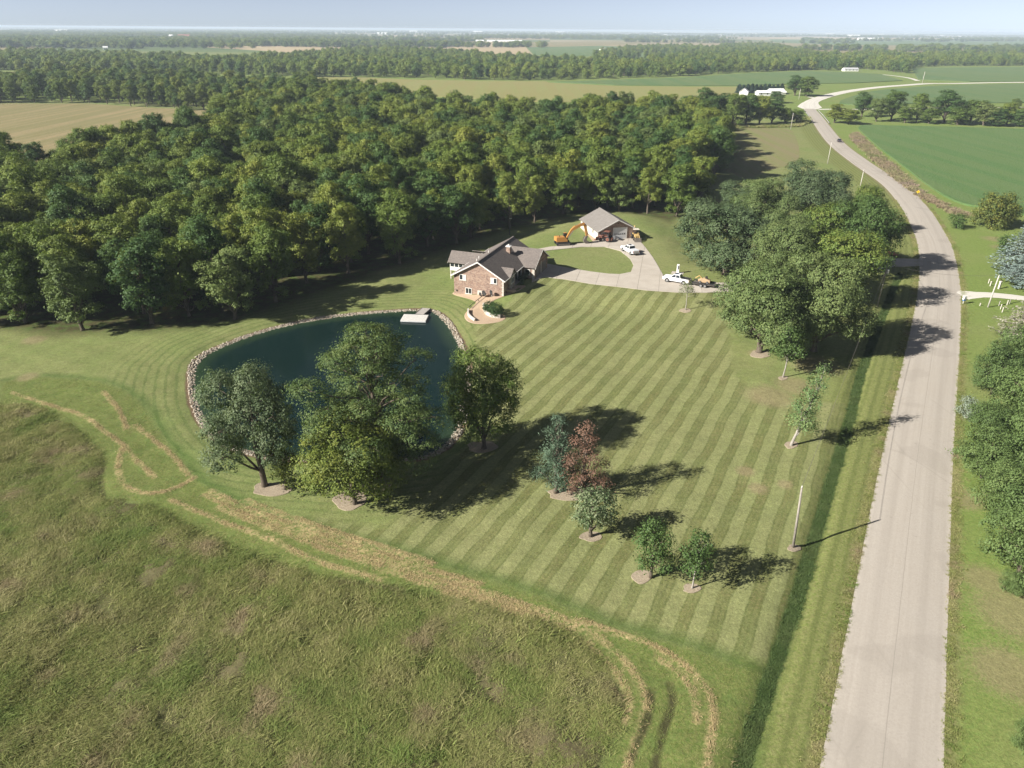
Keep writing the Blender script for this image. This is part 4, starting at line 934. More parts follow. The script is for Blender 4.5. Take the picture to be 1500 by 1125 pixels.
def grass_mat(name, cols, scale, seedcol):
    n = Nodes(name); oi = n.n('ShaderNodeObjectInfo'); lv = n.attr('lv'); loc = oi.outputs['Location']
    a = n.noise(loc, scale, 4, .6); b = n.noise(loc, scale * 5, 2)
    t = n.ma('ADD', n.ma('MULTIPLY', a, .9), n.ma('ADD', n.ma('MULTIPLY', lv, .25), n.ma('MULTIPLY', b, .35))); t = n.rng(t, .45, 1.0)
    c = n.ramp(t, list(zip(np.linspace(0, 1, len(cols)), cols)))
    c = n.mix(n.rng(n.noise(loc, scale * 1.6, 3), .55, .68, 0, .75), c, seedcol)
    pr = n.princ(c, .7, spec=.2); tr = n.n('ShaderNodeBsdfTranslucent'); n.put(tr.inputs[0], c)
    mx = n.n('ShaderNodeMixShader'); mx.inputs[0].default_value = .3; n.t.links.new(pr, mx.inputs[1]); n.t.links.new(tr.outputs[0], mx.inputs[2]); return n.surf(mx.outputs[0])
M_TALL = grass_mat('tall_grass', [(.120, .212, .040), (.192, .245, .064), (.282, .285, .102), (.39, .36, .175)], .13, (.33, .25, .16))
M_DITCHG = grass_mat('ditch_grass', [(.065, .115, .032), (.090, .140, .042), (.13, .17, .06)], .2, (.08, .11, .035))
M_WEED = grass_mat('brown_weeds', [(.30, .205, .155), (.32, .24, .17), (.28, .26, .13), (.19, .24, .08)], .06, (.29, .225, .18))
M_HAY = grass_mat('cut_hay', [(.32, .25, .12), (.42, .33, .17), (.50, .41, .23)], .3, (.44, .35, .19))
rg = np.random.default_rng(60)
def rand_in(poly, n, lo=None, hi=None):
    lo = poly.min(0) if lo is None else A(lo); hi = poly.max(0) if hi is None else A(hi)
    q = rg.uniform(lo, hi, (n, 2)); return q[inside(q, poly)]
q = rand_in(MEADOW, 125000, (-100, 30), (22, 92)); q = q[np.abs(q[:, 0]) < q[:, 1] * .72 + 16]
ms = sd(q, MEADOW); q = q[ms > .15]
def ground_z(q):
    """height of the ground mesh under points inside the fine grid"""
    ix = np.clip(np.searchsorted(gx, q[:, 0]) - 1, 0, nx - 2); iy = np.clip(np.searchsorted(gy, q[:, 1]) - 1, 0, ny - 2)
    fx = (q[:, 0] - gx[ix]) / (gx[ix + 1] - gx[ix]); fy = (q[:, 1] - gy[iy]) / (gy[iy + 1] - gy[iy]); Z = gz.reshape(ny, nx)
    return Z[iy, ix] * (1 - fx) * (1 - fy) + Z[iy, ix + 1] * fx * (1 - fy) + Z[iy + 1, ix] * (1 - fx) * fy + Z[iy + 1, ix + 1] * fx * fy
hv = .5 + .3 * hsh(q[:, 0] * .9, q[:, 1] * 1.1) + .2 * hsh(q[:, 0] * .25, q[:, 1] * .3) + .35 * rg.random(len(q)) ** 2
hole = hsh(q[:, 0] * 2.6 + 5, q[:, 1] * 2.9) + .6 * hsh(q[:, 0] * .7, q[:, 1] * .8 + 9); kp = hole > rg.uniform(-1.25, -.15, len(q)); q, hv = q[kp], hv[kp]
big = np.where(rg.random(len(q)) < .04, rg.uniform(1.4, 1.9, len(q)), 1.0)
TUFTS = [tuft_mesh(70 + i, 34, .34, .32, .017, M_TALL, .6, ((.55, .2), (.35, .35), (.1, .0), (.6, -.1), (.3, .4))[i]) for i in range(5)]
rot = np.column_stack([np.zeros(len(q)), np.zeros(len(q)), rg.normal(0, .6, len(q)) + 1.4 * hsh(q[:, 0] * .12, q[:, 1] * .15)])
scatter('tall_grass', np.column_stack([q, ground_z(q) - .03]), np.column_stack([1.1 * big, 1.1 * big, np.clip(hv * (.6 + .5 * big), .22, 2.0)]), TUFTS, 'uncut tall meadow grass with brown seed heads', 'grass', rot, 61)
# ditch
DF = smooth_line(DITCH, .5); i = rg.integers(0, len(DF), 9000); q = DF[i] + rg.normal(size=(9000, 2)) * .26; q = q[(q[:, 1] > 30)]; k = rg.uniform(.4, .85, len(q))
scatter('ditch_grass', np.column_stack([q, terrain_np(q) - .03]), np.column_stack([k, k, k * .8]), [tuft_mesh(80 + i, 26, .5, .22, .03, M_DITCHG, .5, (.1, 0)) for i in range(3)], 'dark green rank grass along the roadside ditch', 'grass', seed=62)
# short stubbly grass of the track and hay left in swaths
q = rand_in(TRACK, 12000, (-80, 30), (30, 110)); q = q[np.abs(q[:, 0]) < q[:, 1] * .72 + 14]; k = rg.uniform(.5, 1.0, len(q))
scatter('cut_grass', np.column_stack([q, terrain_np(q) - .02]), np.column_stack([k, k, k * .3]), TUFTS[:3], 'roughly cut short grass along the curving track', 'grass', seed=63)
hp = []
for l in HAY_LINES:
    l = smooth_line(l, .4); n = int(np.linalg.norm(np.diff(l, axis=0), axis=1).sum() * 120); t = rg.integers(0, len(l), n); dens = rg.random(n) < .3 + .7 * (np.sin(t * .28 + rg.random() * 6) * np.sin(t * .09 + 1) > -.25)
    hp.append((l[t] + rg.normal(size=(n, 2)) * .22)[dens])
hp = np.vstack(hp); hp = hp[hsh(hp[:, 0] * 4.3, hp[:, 1] * 3.7) + .8 * hsh(hp[:, 0] * 1.1, hp[:, 1] * 1.3) > rg.uniform(-1.5, .7, len(hp))]; n = len(hp); hz = ground_z(hp) + rg.uniform(.01, .06, n)
a = rg.uniform(0, 6.28, n); L = rg.uniform(.03, .12, n); w = rg.uniform(.010, .026, n); dx = np.column_stack([np.cos(a), np.sin(a), rg.normal(0, .35, n)]); dy = np.column_stack([-np.sin(a), np.cos(a), rg.normal(0, .3, n)])
c0 = np.column_stack([hp, hz]); V = np.stack([c0 - dx * L[:, None] - dy * w[:, None], c0 + dx * L[:, None] - dy * w[:, None], c0 + dx * L[:, None] * .9 + dy * w[:, None], c0 - dx * L[:, None] + dy * w[:, None]], 1).reshape(-1, 3)
tag(link('hay_swath', mesh_np('hay_swath', V, np.arange(n * 4).reshape(-1, 4), [M_HAY], {'lv': np.repeat(rg.random(n), 4)}), kind='stuff'), 'curving swaths of dry tan cut hay between meadow and lawn', 'hay')
# brown weeds between the road and the soybeans, and along the far verge
wp_ = smooth_line(GP([(1256, 195), (1282, 220), (1312, 246), (1345, 276), (1375, 295), (1400, 306), (1424, 316), (1405, 318), (1375, 303), (1345, 287), (1318, 268), (1285, 240), (1262, 218), (1246, 200)]), 5, True)
q = rand_in(wp_, 8500); k = rg.uniform(1.2, 2.6, len(q))
WEED = [tuft_mesh(90 + i, 40, .5, .3, .05, M_WEED, .5, (0, 0)) for i in range(3)]
scatter('weeds', np.column_stack([q, np.zeros(len(q))]), np.column_stack([k, k, k * .75]), WEED, 'reddish brown weeds between the road curve and the soybeans', 'weeds', seed=64)
wp2 = GP([(1085, 188), (1170, 186), (1185, 178), (1184, 172), (1160, 184), (1060, 184), (1050, 190)]); q = rand_in(wp2, 9000); k = rg.uniform(1.2, 2.6, len(q))
scatter('creek_weeds', np.column_stack([q, np.zeros(len(q))]), np.column_stack([k, k, k]), [tuft_mesh(95, 40, .5, .3, .05, M_TALL, .5, (0, 0))], 'rank green weeds along the creek bank by the bridge', 'weeds', seed=65)

# ragged grass along both road edges
dl = np.gradient(ROAD_S, axis=0); RSF = smooth_line(ROAD_S, .6); d_ = np.gradient(RSF, axis=0); d_ /= np.linalg.norm(d_, axis=1)[:, None]; nn_ = np.stack([d_[:, 1], -d_[:, 0]], 1)
i = rg.integers(0, len(RSF), 16000); sgn = rg.choice([-1, 1], 16000); q = RSF[i] + nn_[i] * (sgn * (4.12 + np.abs(rg.normal(size=16000)) * .55))[:, None] + rg.normal(size=(16000, 2)) * .1; q = q[(q[:, 1] > 31) & (q[:, 1] < 240)]; k = rg.uniform(.35, .9, len(q))
scatter('verge_grass', np.column_stack([q, terrain_np(q) - .02]), np.column_stack([k, k, k * .55]), [tuft_mesh(100 + i, 22, .4, .2, .03, M_TALL, .6, (0, 0)) for i in range(3)], 'short ragged grass growing along the road edges', 'grass', seed=66)
# ------------------------------------------------------------------ house
def brick_mat(name, rot):
    n = Nodes(name); co = n.obj(); b = n.n('ShaderNodeTexBrick'); n.put(b.inputs['Vector'], n.mapping(co, (1, 1, 1), rot))
    b.inputs['Scale'].default_value = 1.0; b.inputs['Brick Width'].default_value = .42; b.inputs['Row Height'].default_value = .16; b.inputs['Mortar Size'].default_value = .014; b.inputs['Bias'].default_value = -.1
    n.put(b.inputs['Color1'], (.235, .135, .095)); n.put(b.inputs['Color2'], (.40, .285, .215)); n.put(b.inputs['Mortar'], (.40, .36, .32))
    f = n.noise(co, 2.2, 5, .7); c = n.mix(n.rng(f, .42, .68, 0, .75), b.outputs[0], (.16, .115, .10)); c = n.mix(n.rng(n.noise(co, .7, 3), .5, .72, 0, .5), c, (.45, .33, .25))
    return n.surf(n.princ(c, .9, spec=.15, normal=n.bump(b.outputs[1], .4, .02)))
M_BRICK = brick_mat('brick_face', (math.pi / 2, 0, 0)); M_BRICKS = brick_mat('brick_side', (math.pi / 2, 0, math.pi / 2))
def shingle_mat(name, a, b, c2):
    n = Nodes(name); co = n.obj(); v = n.voro(n.mapping(co, (2.2, 2.2, 4)), 1.6, 1); r = n.noise(co, 9, 4, .7)
    sepc = n.n('ShaderNodeSeparateColor'); n.put(sepc.inputs[0], v); c = n.mix(sepc.outputs[0], a, b); c = n.mix(n.rng(r, .45, .7, 0, .6), c, c2); c = n.mix(n.rng(n.noise(co, .4, 3), .4, .7, 0, .25), c, b)
    return n.surf(n.princ(c, .92, spec=.15, normal=n.bump(r, .5, .03)))
M_SHINGLE = shingle_mat('shingles', (.135, .118, .108), (.20, .172, .152), (.095, .085, .082))
M_WHITE = plain('white_trim', (.72, .70, .66), .5, var=.05); M_GLASS = Nodes('window_glass'); M_GLASS = M_GLASS.surf(M_GLASS.princ((.02, .026, .03), .06, spec=.6))
M_BLIND = plain('window_blind', (.55, .56, .55), .6); M_QUOIN = plain('pale_stone', (.52, .48, .42)); M_DARK = plain('dark_metal', (.035, .033, .032), .5); M_DOOR = plain('garage_door_paint', (.20, .17, .15), .6)
HO = G(664.6, 399, 4.7); HZ = math.atan2(-.3427, .9394)
house = empty('brick_house', (HO[0], HO[1], 0), HZ, 'brick ranch house with grey-brown shingle roof, chimney and walk-out basement', 'house')
W, Ld, EV, RG = 11.1, 20.4, 4.55, 7.7     # width, length, eave and ridge height
OV = .45; sl = (RG - EV) / (W / 2)
def gable_wall(name, mat, a0, a1, b, z0, ze, zr, th, parent):
    m = MB(); m.prism([(a0, z0), (a1, z0), (a1, ze), ((a0 + a1) / 2, zr), (a0, ze)], 'y', b, b + th); return m.build(name, mat, parent)
front = gable_wall('gable_wall', M_BRICK, 0, W, 0, -1.2, EV, RG - .12, .3, house)
gable_wall('rear_wall', M_BRICK, 0, W, Ld - .3, -1.2, EV, RG - .12, .3, house)
MB().bx(0, .3, .3, Ld - .3, -1.2, EV).build('side_wall', M_BRICKS, house)
m = MB(); m.bx(W - .3, W, .3, 5.4, -.5, EV); m.bx(W - 2.2, W - 1.9, 5.4, 11.3, .5, EV + .6); m.bx(W - 1.9, W - .3, 5.1, 5.4, .5, EV); m.build('porch_wall', M_BRICKS, house)
MB().bx(W - 2.2, W + .5, 5.4, 11.2, .6, 1.62).build('porch_floor', M_CONC, house)
for b in (6.0, 8.6, 10.9): MB().bx(W - .18, W + .02, b - .1, b + .1, 1.62, EV - .1).build('porch_post', M_WHITE, house)
# roof: two slopes with overhang, fascia on the rakes
lo = EV - OV * sl
mroof = MB()
mroof.sheet([(-OV, -.5, lo), (W / 2, -.5, RG), (W / 2, Ld + .4, RG), (-OV, Ld + .4, lo)], .16); rl = mroof.build('roof_slope', M_SHINGLE, house)
MB().sheet([(W + OV, -.5, lo), (W + OV, Ld + .4, lo), (W / 2 + .004, Ld + .4, RG), (W / 2 + .004, -.5, RG)], .16).build('roof_slope', M_SHINGLE, house)
MB().box((W / 2, Ld / 2, RG + .02), (.34, Ld + .9, .07)).build('ridge_cap', M_SHINGLE, house)
for s in (0, 1):
    x0, x1 = (-OV, W / 2) if s == 0 else (W + OV, W / 2); m = MB()
    m.add([(x0, -.53, lo - .28), (x1, -.53, RG - .28), (x1, -.53, RG - .02), (x0, -.53, lo - .02), (x0, -.46, lo - .28), (x1, -.46, RG - .28), (x1, -.46, RG - .02), (x0, -.46, lo - .02)],
          [(0, 1, 2, 3), (7, 6, 5, 4), (0, 4, 5, 1), (3, 2, 6, 7), (0, 3, 7, 4), (1, 5, 6, 2)]); m.build('rake_board', M_WHITE if s else M_WHITE, house)
    xg = -OV - .05 if s == 0 else W + OV + .05
    MB().bx(xg - .06, xg + .06, -.5, Ld + .4, lo - .16, lo - .03).build('gutter', M_WHITE, house)
for vx, vb in ((4.4, 2.0), (3.0, 6.5), (4.2, 9.0)):
    MB().tube([(vx, vb, EV + vx * sl - .1), (vx, vb, EV + vx * sl + .45)], .09, 8).build('vent_pipe', M_WHITE, rl)
def window(parent, x0, x1, z0, z1, y, panes=2, blind=(), face='y', out=-1):
    """white frame with separate panes, standing a little proud of the wall"""
    fr = MB(); t = .09
    def bx(m, u0, u1, w0, w1, d0, d1):
        lo_, hi_ = sorted((y + out * d0, y + out * d1))
        return m.bx(u0, u1, lo_, hi_, w0, w1) if face == 'y' else m.bx(lo_, hi_, u0, u1, w0, w1)
    bx(fr, x0, x1, z1 - t, z1, 0, .08); bx(fr, x0, x1, z0, z0 + t, 0, .08)
    for i in range(panes + 1):
        c = x0 + (x1 - x0) * i / panes; c = min(max(c, x0 + t / 2), x1 - t / 2); bx(fr, c - t / 2, c + t / 2, z0 + t, z1 - t, 0, .08)
    fo = fr.build('window', M_WHITE, parent)
    bx(MB(), x0 - .1, x1 + .1, z0 - .1, z0 - .01, 0, .13).build('sill', M_QUOIN, fo)
    for i in range(panes):
        a = x0 + (x1 - x0) * i / panes; b = x0 + (x1 - x0) * (i + 1) / panes
        bx(MB(), a + t * .6, b - t * .6, z0 + t, z1 - t, .01, .03).build('pane', M_BLIND if i in blind else M_GLASS, fo)
    return fo
window(house, 1.3, 2.75, 3.3, 4.5, 0, 2, (1,)); window(house, 8.2, 9.65, 3.35, 4.55, 0, 2, (0,)); window(house, 2.6, 4.0, .45, 1.75, 0, 2)
MB().bx(5.3, 6.3, -.06, .02, -.4, 1.5).build('basement_door', M_QUOIN, house)
for k in range(12):
    z = -.2 + k * .4; w = .42 if k % 2 else .3
    MB().bx(W - w, W + .03, -.03, .02, z, z + .34).build('quoin', M_QUOIN, house)
MB().box((.55, -.08, 4.15), (.16, .16, .26)).build('wall_lamp', M_DARK, house)
MB().box((.6, -.08, .9), (.2, .16, .3)).build('outlet_box', M_DARK, house)
# small cross gable over the entrance corner
cg = MB(); zr2, ze2, b0, b1, a2 = 5.75, 4.35, 2.4, 5.6, W + .75; bm_ = (b0 + b1) / 2; back = (EV + W * sl - zr2) / sl
cg.sheet([(back, bm_, zr2), (a2, bm_, zr2), (a2, b0 - .3, ze2), (W - .3, b0 - .3, ze2)], .12); cg.sheet([(back, bm_, zr2 + .003), (W - .3, b1 + .3, ze2), (a2, b1 + .3, ze2), (a2, bm_, zr2 + .003)], .12)
cg.build('entrance_gable_roof', M_SHINGLE, house)
MB().prism([(b0, .8), (b1, .8), (b1, ze2 + .05), (bm_, zr2 - .15), (b0, ze2 + .05)], 'x', W, W + .42).build('entrance_gable_wall', M_BRICKS, house)
window(house, 3.2, 4.8, 2.6, 3.9, W + .42, 2, face='x', out=1)
# garage wing
WA, WB0, WB1, WR, WE = 14.0, 11.0, 20.2, 7.0, 4.35; wm = (WB0 + WB1) / 2; ws = (WR - WE) / (wm - WB0)
MB().bx(W - .3, WA - .3, WB0, WB0 + .3, .4, WE).build('wing_wall', M_BRICK, house); MB().bx(W - .3, WA - .3, WB1 - .3, WB1, .4, WE).build('wing_wall', M_BRICK, house)
MB().prism([(WB0, .4), (WB1, .4), (WB1, WE), (wm, WR - .15), (WB0, WE)], 'x', WA - .3, WA).build('wing_gable_wall', M_BRICKS, house)
bk = (EV + W * sl - WR) / sl - .4; e0 = WB0 - OV; ez = WE - OV * ws; a_e = (EV + W * sl - ez) / sl - .3
MB().sheet([(bk, wm, WR), (WA + .4, wm, WR), (WA + .4, e0, ez), (a_e, e0, ez)], .15).build('wing_roof_slope', M_SHINGLE, house)
MB().sheet([(bk, wm + .004, WR), (a_e, WB1 + OV, ez), (WA + .4, WB1 + OV, ez), (WA + .4, wm + .004, WR)], .15).build('wing_roof_slope', M_SHINGLE, house)
for sgn, be in ((1, WB0 - OV), (-1, WB1 + OV)):
    m = MB(); m.add([(WA + .42, be, ez - .26), (WA + .42, wm, WR - .26), (WA + .42, wm, WR), (WA + .42, be, ez), (WA + .36, be, ez - .26), (WA + .36, wm, WR - .26), (WA + .36, wm, WR), (WA + .36, be, ez)],
                    [(0, 1, 2, 3), (7, 6, 5, 4), (0, 4, 5, 1), (3, 2, 6, 7), (0, 3, 7, 4), (1, 5, 6, 2)]); m.build('wing_rake_board', M_WHITE, house)
for b_ in (12.3, 16.3):
    gd = MB().bx(WA, WA + .05, b_, b_ + 2.8, 1.5, 3.8).build('garage_door', M_DOOR, house)
    for z in (1.55, 2.12, 2.69, 3.26): MB().bx(WA + .05, WA + .09, b_ + .05, b_ + 2.75, z, z + .5).build('door_panel', M_DOOR, gd)
for k in range(7): MB().bx(WA, WA + .07, 15.4 - (.1 if k % 2 else 0), 15.85, 1.55 + k * .4, 1.9 + k * .4).build('quoin', M_QUOIN, house)
for k in range(7): MB().bx(WA - .45 - (.1 if k % 2 else 0), WA + .04, WB0 - .04, WB0 + .1, 1.55 + k * .4, 1.9 + k * .4).build('quoin', M_QUOIN, house)
window(house, 11.8, 13.0, 2.4, 3.6, WB0, 1)
# chimney
ch = MB().bx(7.1, 8.0, 11.9, 12.8, 5.0, 7.75).build('chimney', M_BRICK, house); MB().bx(7.0, 8.1, 11.8, 12.9, 7.75, 7.93).build('chimney_cap', M_WHITE, ch); MB().tube([(7.55, 12.35, 7.93), (7.55, 12.35, 8.25)], .16, 10).build('flue', M_WHITE, ch)
# sunroom on posts
S0, SB0, SB1, SE, SR = -5.2, 9.3, 13.3, 4.15, 5.85; sm = (SB0 + SB1) / 2; ss = (SR - SE) / (sm - SB0)
MB().bx(S0, 0, SB0, SB1, 1.9, 2.75).build('sunroom_wall', M_WHITE, house); MB().bx(S0, 0, SB0, SB1, 3.98, 4.15).build('sunroom_beam', M_WHITE, house)
MB().prism([(SB0, SE), (SB1, SE), (sm, SR - .1)], 'x', S0, S0 + .2).build('sunroom_gable', M_WHITE, house)
for i in range(6): MB().bx(S0 + i * 1.02, S0 + i * 1.02 + .14, SB0, SB0 + .14, 2.75, 3.98).build('mullion', M_WHITE, house)
for i in range(5):
    MB().bx(S0 + i * 1.02 + .14, S0 + (i + 1) * 1.02, SB0 + .05, SB0 + .09, 2.75, 3.98).build('pane', M_GLASS, house)
for i in range(5): MB().bx(S0, S0 + .14, SB0 + .14 + i * .9, SB0 + .28 + i * .9, 2.75, 3.98).build('mullion', M_WHITE, house)
MB().bx(S0 + .05, S0 + .09, SB0 + .28, SB1 - .1, 2.75, 3.98).build('pane', M_GLASS, house)
e = SE - OV * ss
MB().sheet([(S0 - .4, SB0 - OV, e), (2.6, SB0 - OV, e), (2.6, sm, SR), (S0 - .4, sm, SR)], .13).build('sunroom_roof_slope', M_SHINGLE, house)
MB().sheet([(S0 - .4, SB1 + OV, e), (S0 - .4, sm + .004, SR), (2.6, sm + .004, SR), (2.6, SB1 + OV, e)], .13).build('sunroom_roof_slope', M_SHINGLE, house)
for b_ in (SB0 + .15, SB1 - .15): MB().bx(S0 + .02, S0 + .22, b_ - .1, b_ + .1, -.3, 1.9).build('sunroom_post', M_QUOIN, house)
MB().box((S0 - .38, SB0 - OV + .1, e - .14), (.06, .06, .1)).build('gutter_end', M_WHITE, house)
# rear ridge crossing behind the sunroom
MB().sheet([(-1.2, 14.6, 5.1), (2.6, 14.6, 5.1), (2.6, 12.6, 5.95), (-1.2, 12.6, 5.95)], .12).build('rear_porch_roof', M_SHINGLE, house)

def hw(a, b):
    """house frame to world"""
    return A([HO[0] + .9394 * a + .3427 * b, HO[1] - .3427 * a + .9394 * b])
# gravel beds by the gable wall, low walls, shrubs, boulders, dishes
M_BED = stone_mat('tan_gravel', [(0, (.40, .28, .19)), (.5, (.46, .34, .24)), (1, (.36, .25, .17))])
n_ = Nodes('gravel_bed_soil'); g_ = n_.noise(n_.pos(), 9, 5, .75); n_ = n_.surf(n_.princ(n_.ramp(n_.rng(g_, .3, .7), [(0, (.27, .185, .12)), (.5, (.42, .31, .215)), (1, (.50, .40, .30))]), .95, spec=.1, normal=n_.bump(g_, .8, .05))); M_BEDSOIL = n_
def bed(name, pix, lift=.05, mat=None, kind='structure', label=None, smooth=.6):
    pts = smooth_line(A([GT(*p)[:2] for p in pix]), smooth, True); c = pts.mean(0); rings = [c + (pts - c) * f for f in (1, .97, .66, .33)]
    n = len(pts); V = [c]; 
    for r_ in rings[::-1]: V += list(r_)
    V = A(V); z = terrain_np(V) + lift; z[-n:] -= lift + .05
    fs = [(0, 1 + (i + 1) % n, 1 + i) for i in range(n)]
    for k_ in range(3):
        b_ = 1 + k_ * n; fs += [(b_ + i, b_ + (i + 1) % n, b_ + n + (i + 1) % n, b_ + n + i) for i in range(n)]
    me = mesh_np(name, np.column_stack([V, z]), fs, [mat or M_BEDSOIL]); bm = bmesh.new(); bm.from_mesh(me); bmesh.ops.recalc_face_normals(bm, faces=bm.faces)
    if sum(f.normal.z for f in bm.faces) < 0: bmesh.ops.reverse_faces(bm, faces=bm.faces)
    bm.to_mesh(me); bm.free()
    o = link(name, me, kind=kind)
    return o
bed('gravel_bed', [(662, 430), (676, 435), (690, 439), (697, 443), (690, 451), (682, 458), (680, 465), (686, 472), (700, 475), (720, 474), (737, 470), (741, 464), (726, 458), (716, 450), (724, 440), (738, 434), (760, 426), (770, 418), (740, 420), (715, 428), (690, 432), (668, 428)])
n = 420; q = []
def wall_strip(name, pix, h, th, label, top=None):
    l = smooth_line(A([GT(*p)[:2] for p in pix]), .5); root = empty(name, (*l[0], 0), 0, label, 'wall')
    s = np.concatenate([[0], np.cumsum(np.linalg.norm(np.diff(l, axis=0), axis=1))]); k = 0; x = 0.0; rr = np.random.default_rng(5)
    for row in range(2):
        x = .0 if row == 0 else .25
        while x < s[-1] - .2:
            w = rr.uniform(.45, .7); x1 = min(x + w, s[-1]); p0 = A([np.interp(x, s, l[:, i]) for i in (0, 1)]); p1 = A([np.interp(x1, s, l[:, i]) for i in (0, 1)]); d = p1 - p0; c = (p0 + p1) / 2
            MB().box((c[0] - l[0][0], c[1] - l[0][1], tz(*c) - .05 + h * (.25 + .5 * row)), (np.linalg.norm(d) - .025, th * rr.uniform(.9, 1.08), h * .48), math.atan2(d[1], d[0])).build('block', M_QUOIN, root, bevel=.02)
            x = x1
    return root
wall_strip('retaining_wall', [(708, 447), (709, 455), (713, 461), (722, 465), (733, 466)], .75, .35, 'curved pale stone wall holding the two round boxwoods')
wall_strip('retaining_wall', [(686, 455), (686, 462), (690, 467), (696, 471)], .65, .3, 'low curved pale stone wall ending the gravel bed by the dark edging')
T_BOX = make_tree(60, 2.0, 1.25, 0.05, 10, L_BOX, lobes=[(A([0, 0, .95]), A([1.2, 1.2, 1.0])), (A([.1, 0, .5]), A([1.1, 1.1, .55]))], dens=22, per=26, leaf=.09, spread=.08, low=-.95, squash=.9, twigs=0)
plant_px(T_BOX, 'boxwood', (717, 459), 441, 19, 'clipped round boxwood next to the house side of the stone wall', 0, category='shrub'); plant_px(T_BOX, 'boxwood', (727, 463), 443.5, 21, 'clipped round boxwood at the lawn end of the stone wall', 2, category='shrub')
g0, g1 = GT(712, 432), GT(686, 455); m = MB(); ed = smooth_line(A([GT(*p)[:2] for p in [(712, 433), (704, 439), (694, 447), (687, 453)]]), .8); m.tube([(x - g0[0], y - g0[1], tz(x, y) + .5 - g0[2]) for x, y in ed], .07, 6)
rail = empty('edging_rail', tuple(g0), 0, 'dark rail running down the gravel bed from the dishes to the low wall', 'rail'); m.build('rail', M_DARK, rail)
for x, y in ed[::3]: MB().tube([(x - g0[0], y - g0[1], tz(x, y) - .1 - g0[2]), (x - g0[0], y - g0[1], tz(x, y) + .5 - g0[2])], .05, 6).build('post', M_DARK, rail)
for i, (a_, b_, z_, r_, lab) in enumerate([(6.4, -.75, .75, .42, 'smaller dark dish on a short post beside the basement wall'), (7.4, -1.1, 1.2, .62, 'largest dark satellite dish on a post in the gravel bed'), (8.8, -.7, 1.45, .48, 'dark satellite dish on a post close under the gable window')]):
    p = hw(a_, b_); zt = tz(*p); d_ = empty('satellite_dish', (p[0], p[1], zt), HZ - .5, lab, 'satellite dish'); h_ = z_ - zt + .3
    MB().tube([(0, 0, -.2), (0, 0, h_)], .05, 8).build('post', M_WHITE, d_)
    m = MB(); secs = []
    for t in (0, .35, .7, 1): secs.append([(math.cos(a) * r_ * max(t, .05), -.12 - .25 * r_ * t * t, h_ + math.sin(a) * r_ * max(t, .05)) for a in np.linspace(0, 6.283, 17)[:-1]])
    for t in (1, .7, .35, 0): secs.append([(math.cos(a) * r_ * max(t, .05), -.09 - .25 * r_ * t * t, h_ + math.sin(a) * r_ * max(t, .05)) for a in np.linspace(0, 6.283, 17)[:-1]])
    m.loft(secs); m.build('dish', M_DARK, d_, smooth=True); MB().tube([(0, -.1, h_ - r_ * .9), (0, -.75 * r_ - .2, h_ - .1)], .025, 6).build('feed_arm', M_DARK, d_)
M_BOULD = stone_mat('sandstone', [(0, (.50, .38, .27)), (1, (.46, .36, .26))])
rb = np.random.default_rng(9)
def boulder(px, py, s, lab, sc=(1.5, 1, .7)):
    p = GT(px, py); V, Fs, r = stones(A([[0, 0, s * .35]]), A([s]), rb); V = V * A([sc[0], sc[1], sc[2]]); me = mesh_np('boulder', V, Fs, [M_BOULD], {'rnd': r})
    bm = bmesh.new(); bm.from_mesh(me); bmesh.ops.subdivide_edges(bm, edges=bm.edges[:], cuts=1, use_grid_fill=True, smooth=.25); bm.to_mesh(me); bm.free()
    o = link('boulder', me); o.location = tuple(p); tag(o, lab, 'boulder')
boulder(748, 427, .75, 'largest tan boulder at the foot of the gable corner'); boulder(737, 431, .5, 'flat tan boulder downhill of the largest boulder'); boulder(734, 428, .42, 'small tan boulder against the pale corner blocks')
# low plants in the entrance bed
T_LOW = make_tree(61, 1.2, 1.0, .02, 8, L_BOX, lobe=.5, dens=5, per=18, leaf=.13, spread=.16, low=-.9, twigs=0)
for i, (x, y, t, w) in enumerate([(760, 412, 402, 12), (769, 409, 398, 13), (775, 406, 398, 10), (764, 416, 409, 9)]): plant_px(T_LOW, 'low_shrub', (x, y), t, w, 'low dark shrub in the shaded entrance bed of the house', i, 'entrance shrubs', 'shrub')

# ------------------------------------------------------------------ garage building beside the turning circle
M_METALROOF = Nodes('ribbed_metal_roof'); n = M_METALROOF; f = n.noise(n.obj(), 1.2, 4); M_METALROOF = n.surf(n.princ(n.mix(n.rng(f, .3, .7), (.235, .215, .195), (.275, .255, .235)), .5, .1, .3))
M_CREAM = plain('cream_siding', (.58, .53, .44), .7, var=.06); M_ROLL = plain('white_door', (.62, .62, .62), .5, var=.05)
B0 = GT(875.5, 352.5); B1 = GT(931.5, 349); bdir = B1[:2] - B0[:2]; BW = float(np.linalg.norm(bdir)); BZ = math.atan2(bdir[1], bdir[0]); BD, BE, BR_ = 13.4, 2.55, 5.15
barn = empty('garage_building', (B0[0], B0[1], B0[2]), BZ, 'detached garage with ribbed metal roof, brick front and white roll-up door', 'garage')
MB().prism([(0, -.4), (BW, -.4), (BW, BE), (BW / 2, BR_ - .1), (0, BE)], 'y', 0, .25).build('front_wall', M_BRICK, barn); MB().prism([(0, -.4), (BW, -.4), (BW, BE), (BW / 2, BR_ - .1), (0, BE)], 'y', BD - .2, BD).build('rear_wall', M_CREAM, barn)
sw = MB().bx(0, .2, .25, BD - .2, -.4, BE).build('side_wall', M_CREAM, barn); MB().bx(BW - .2, BW, .25, BD - .2, -.4, BE).build('side_wall', M_CREAM, barn)
bs = (BR_ - BE) / (BW / 2); bl = BE - .5 * bs
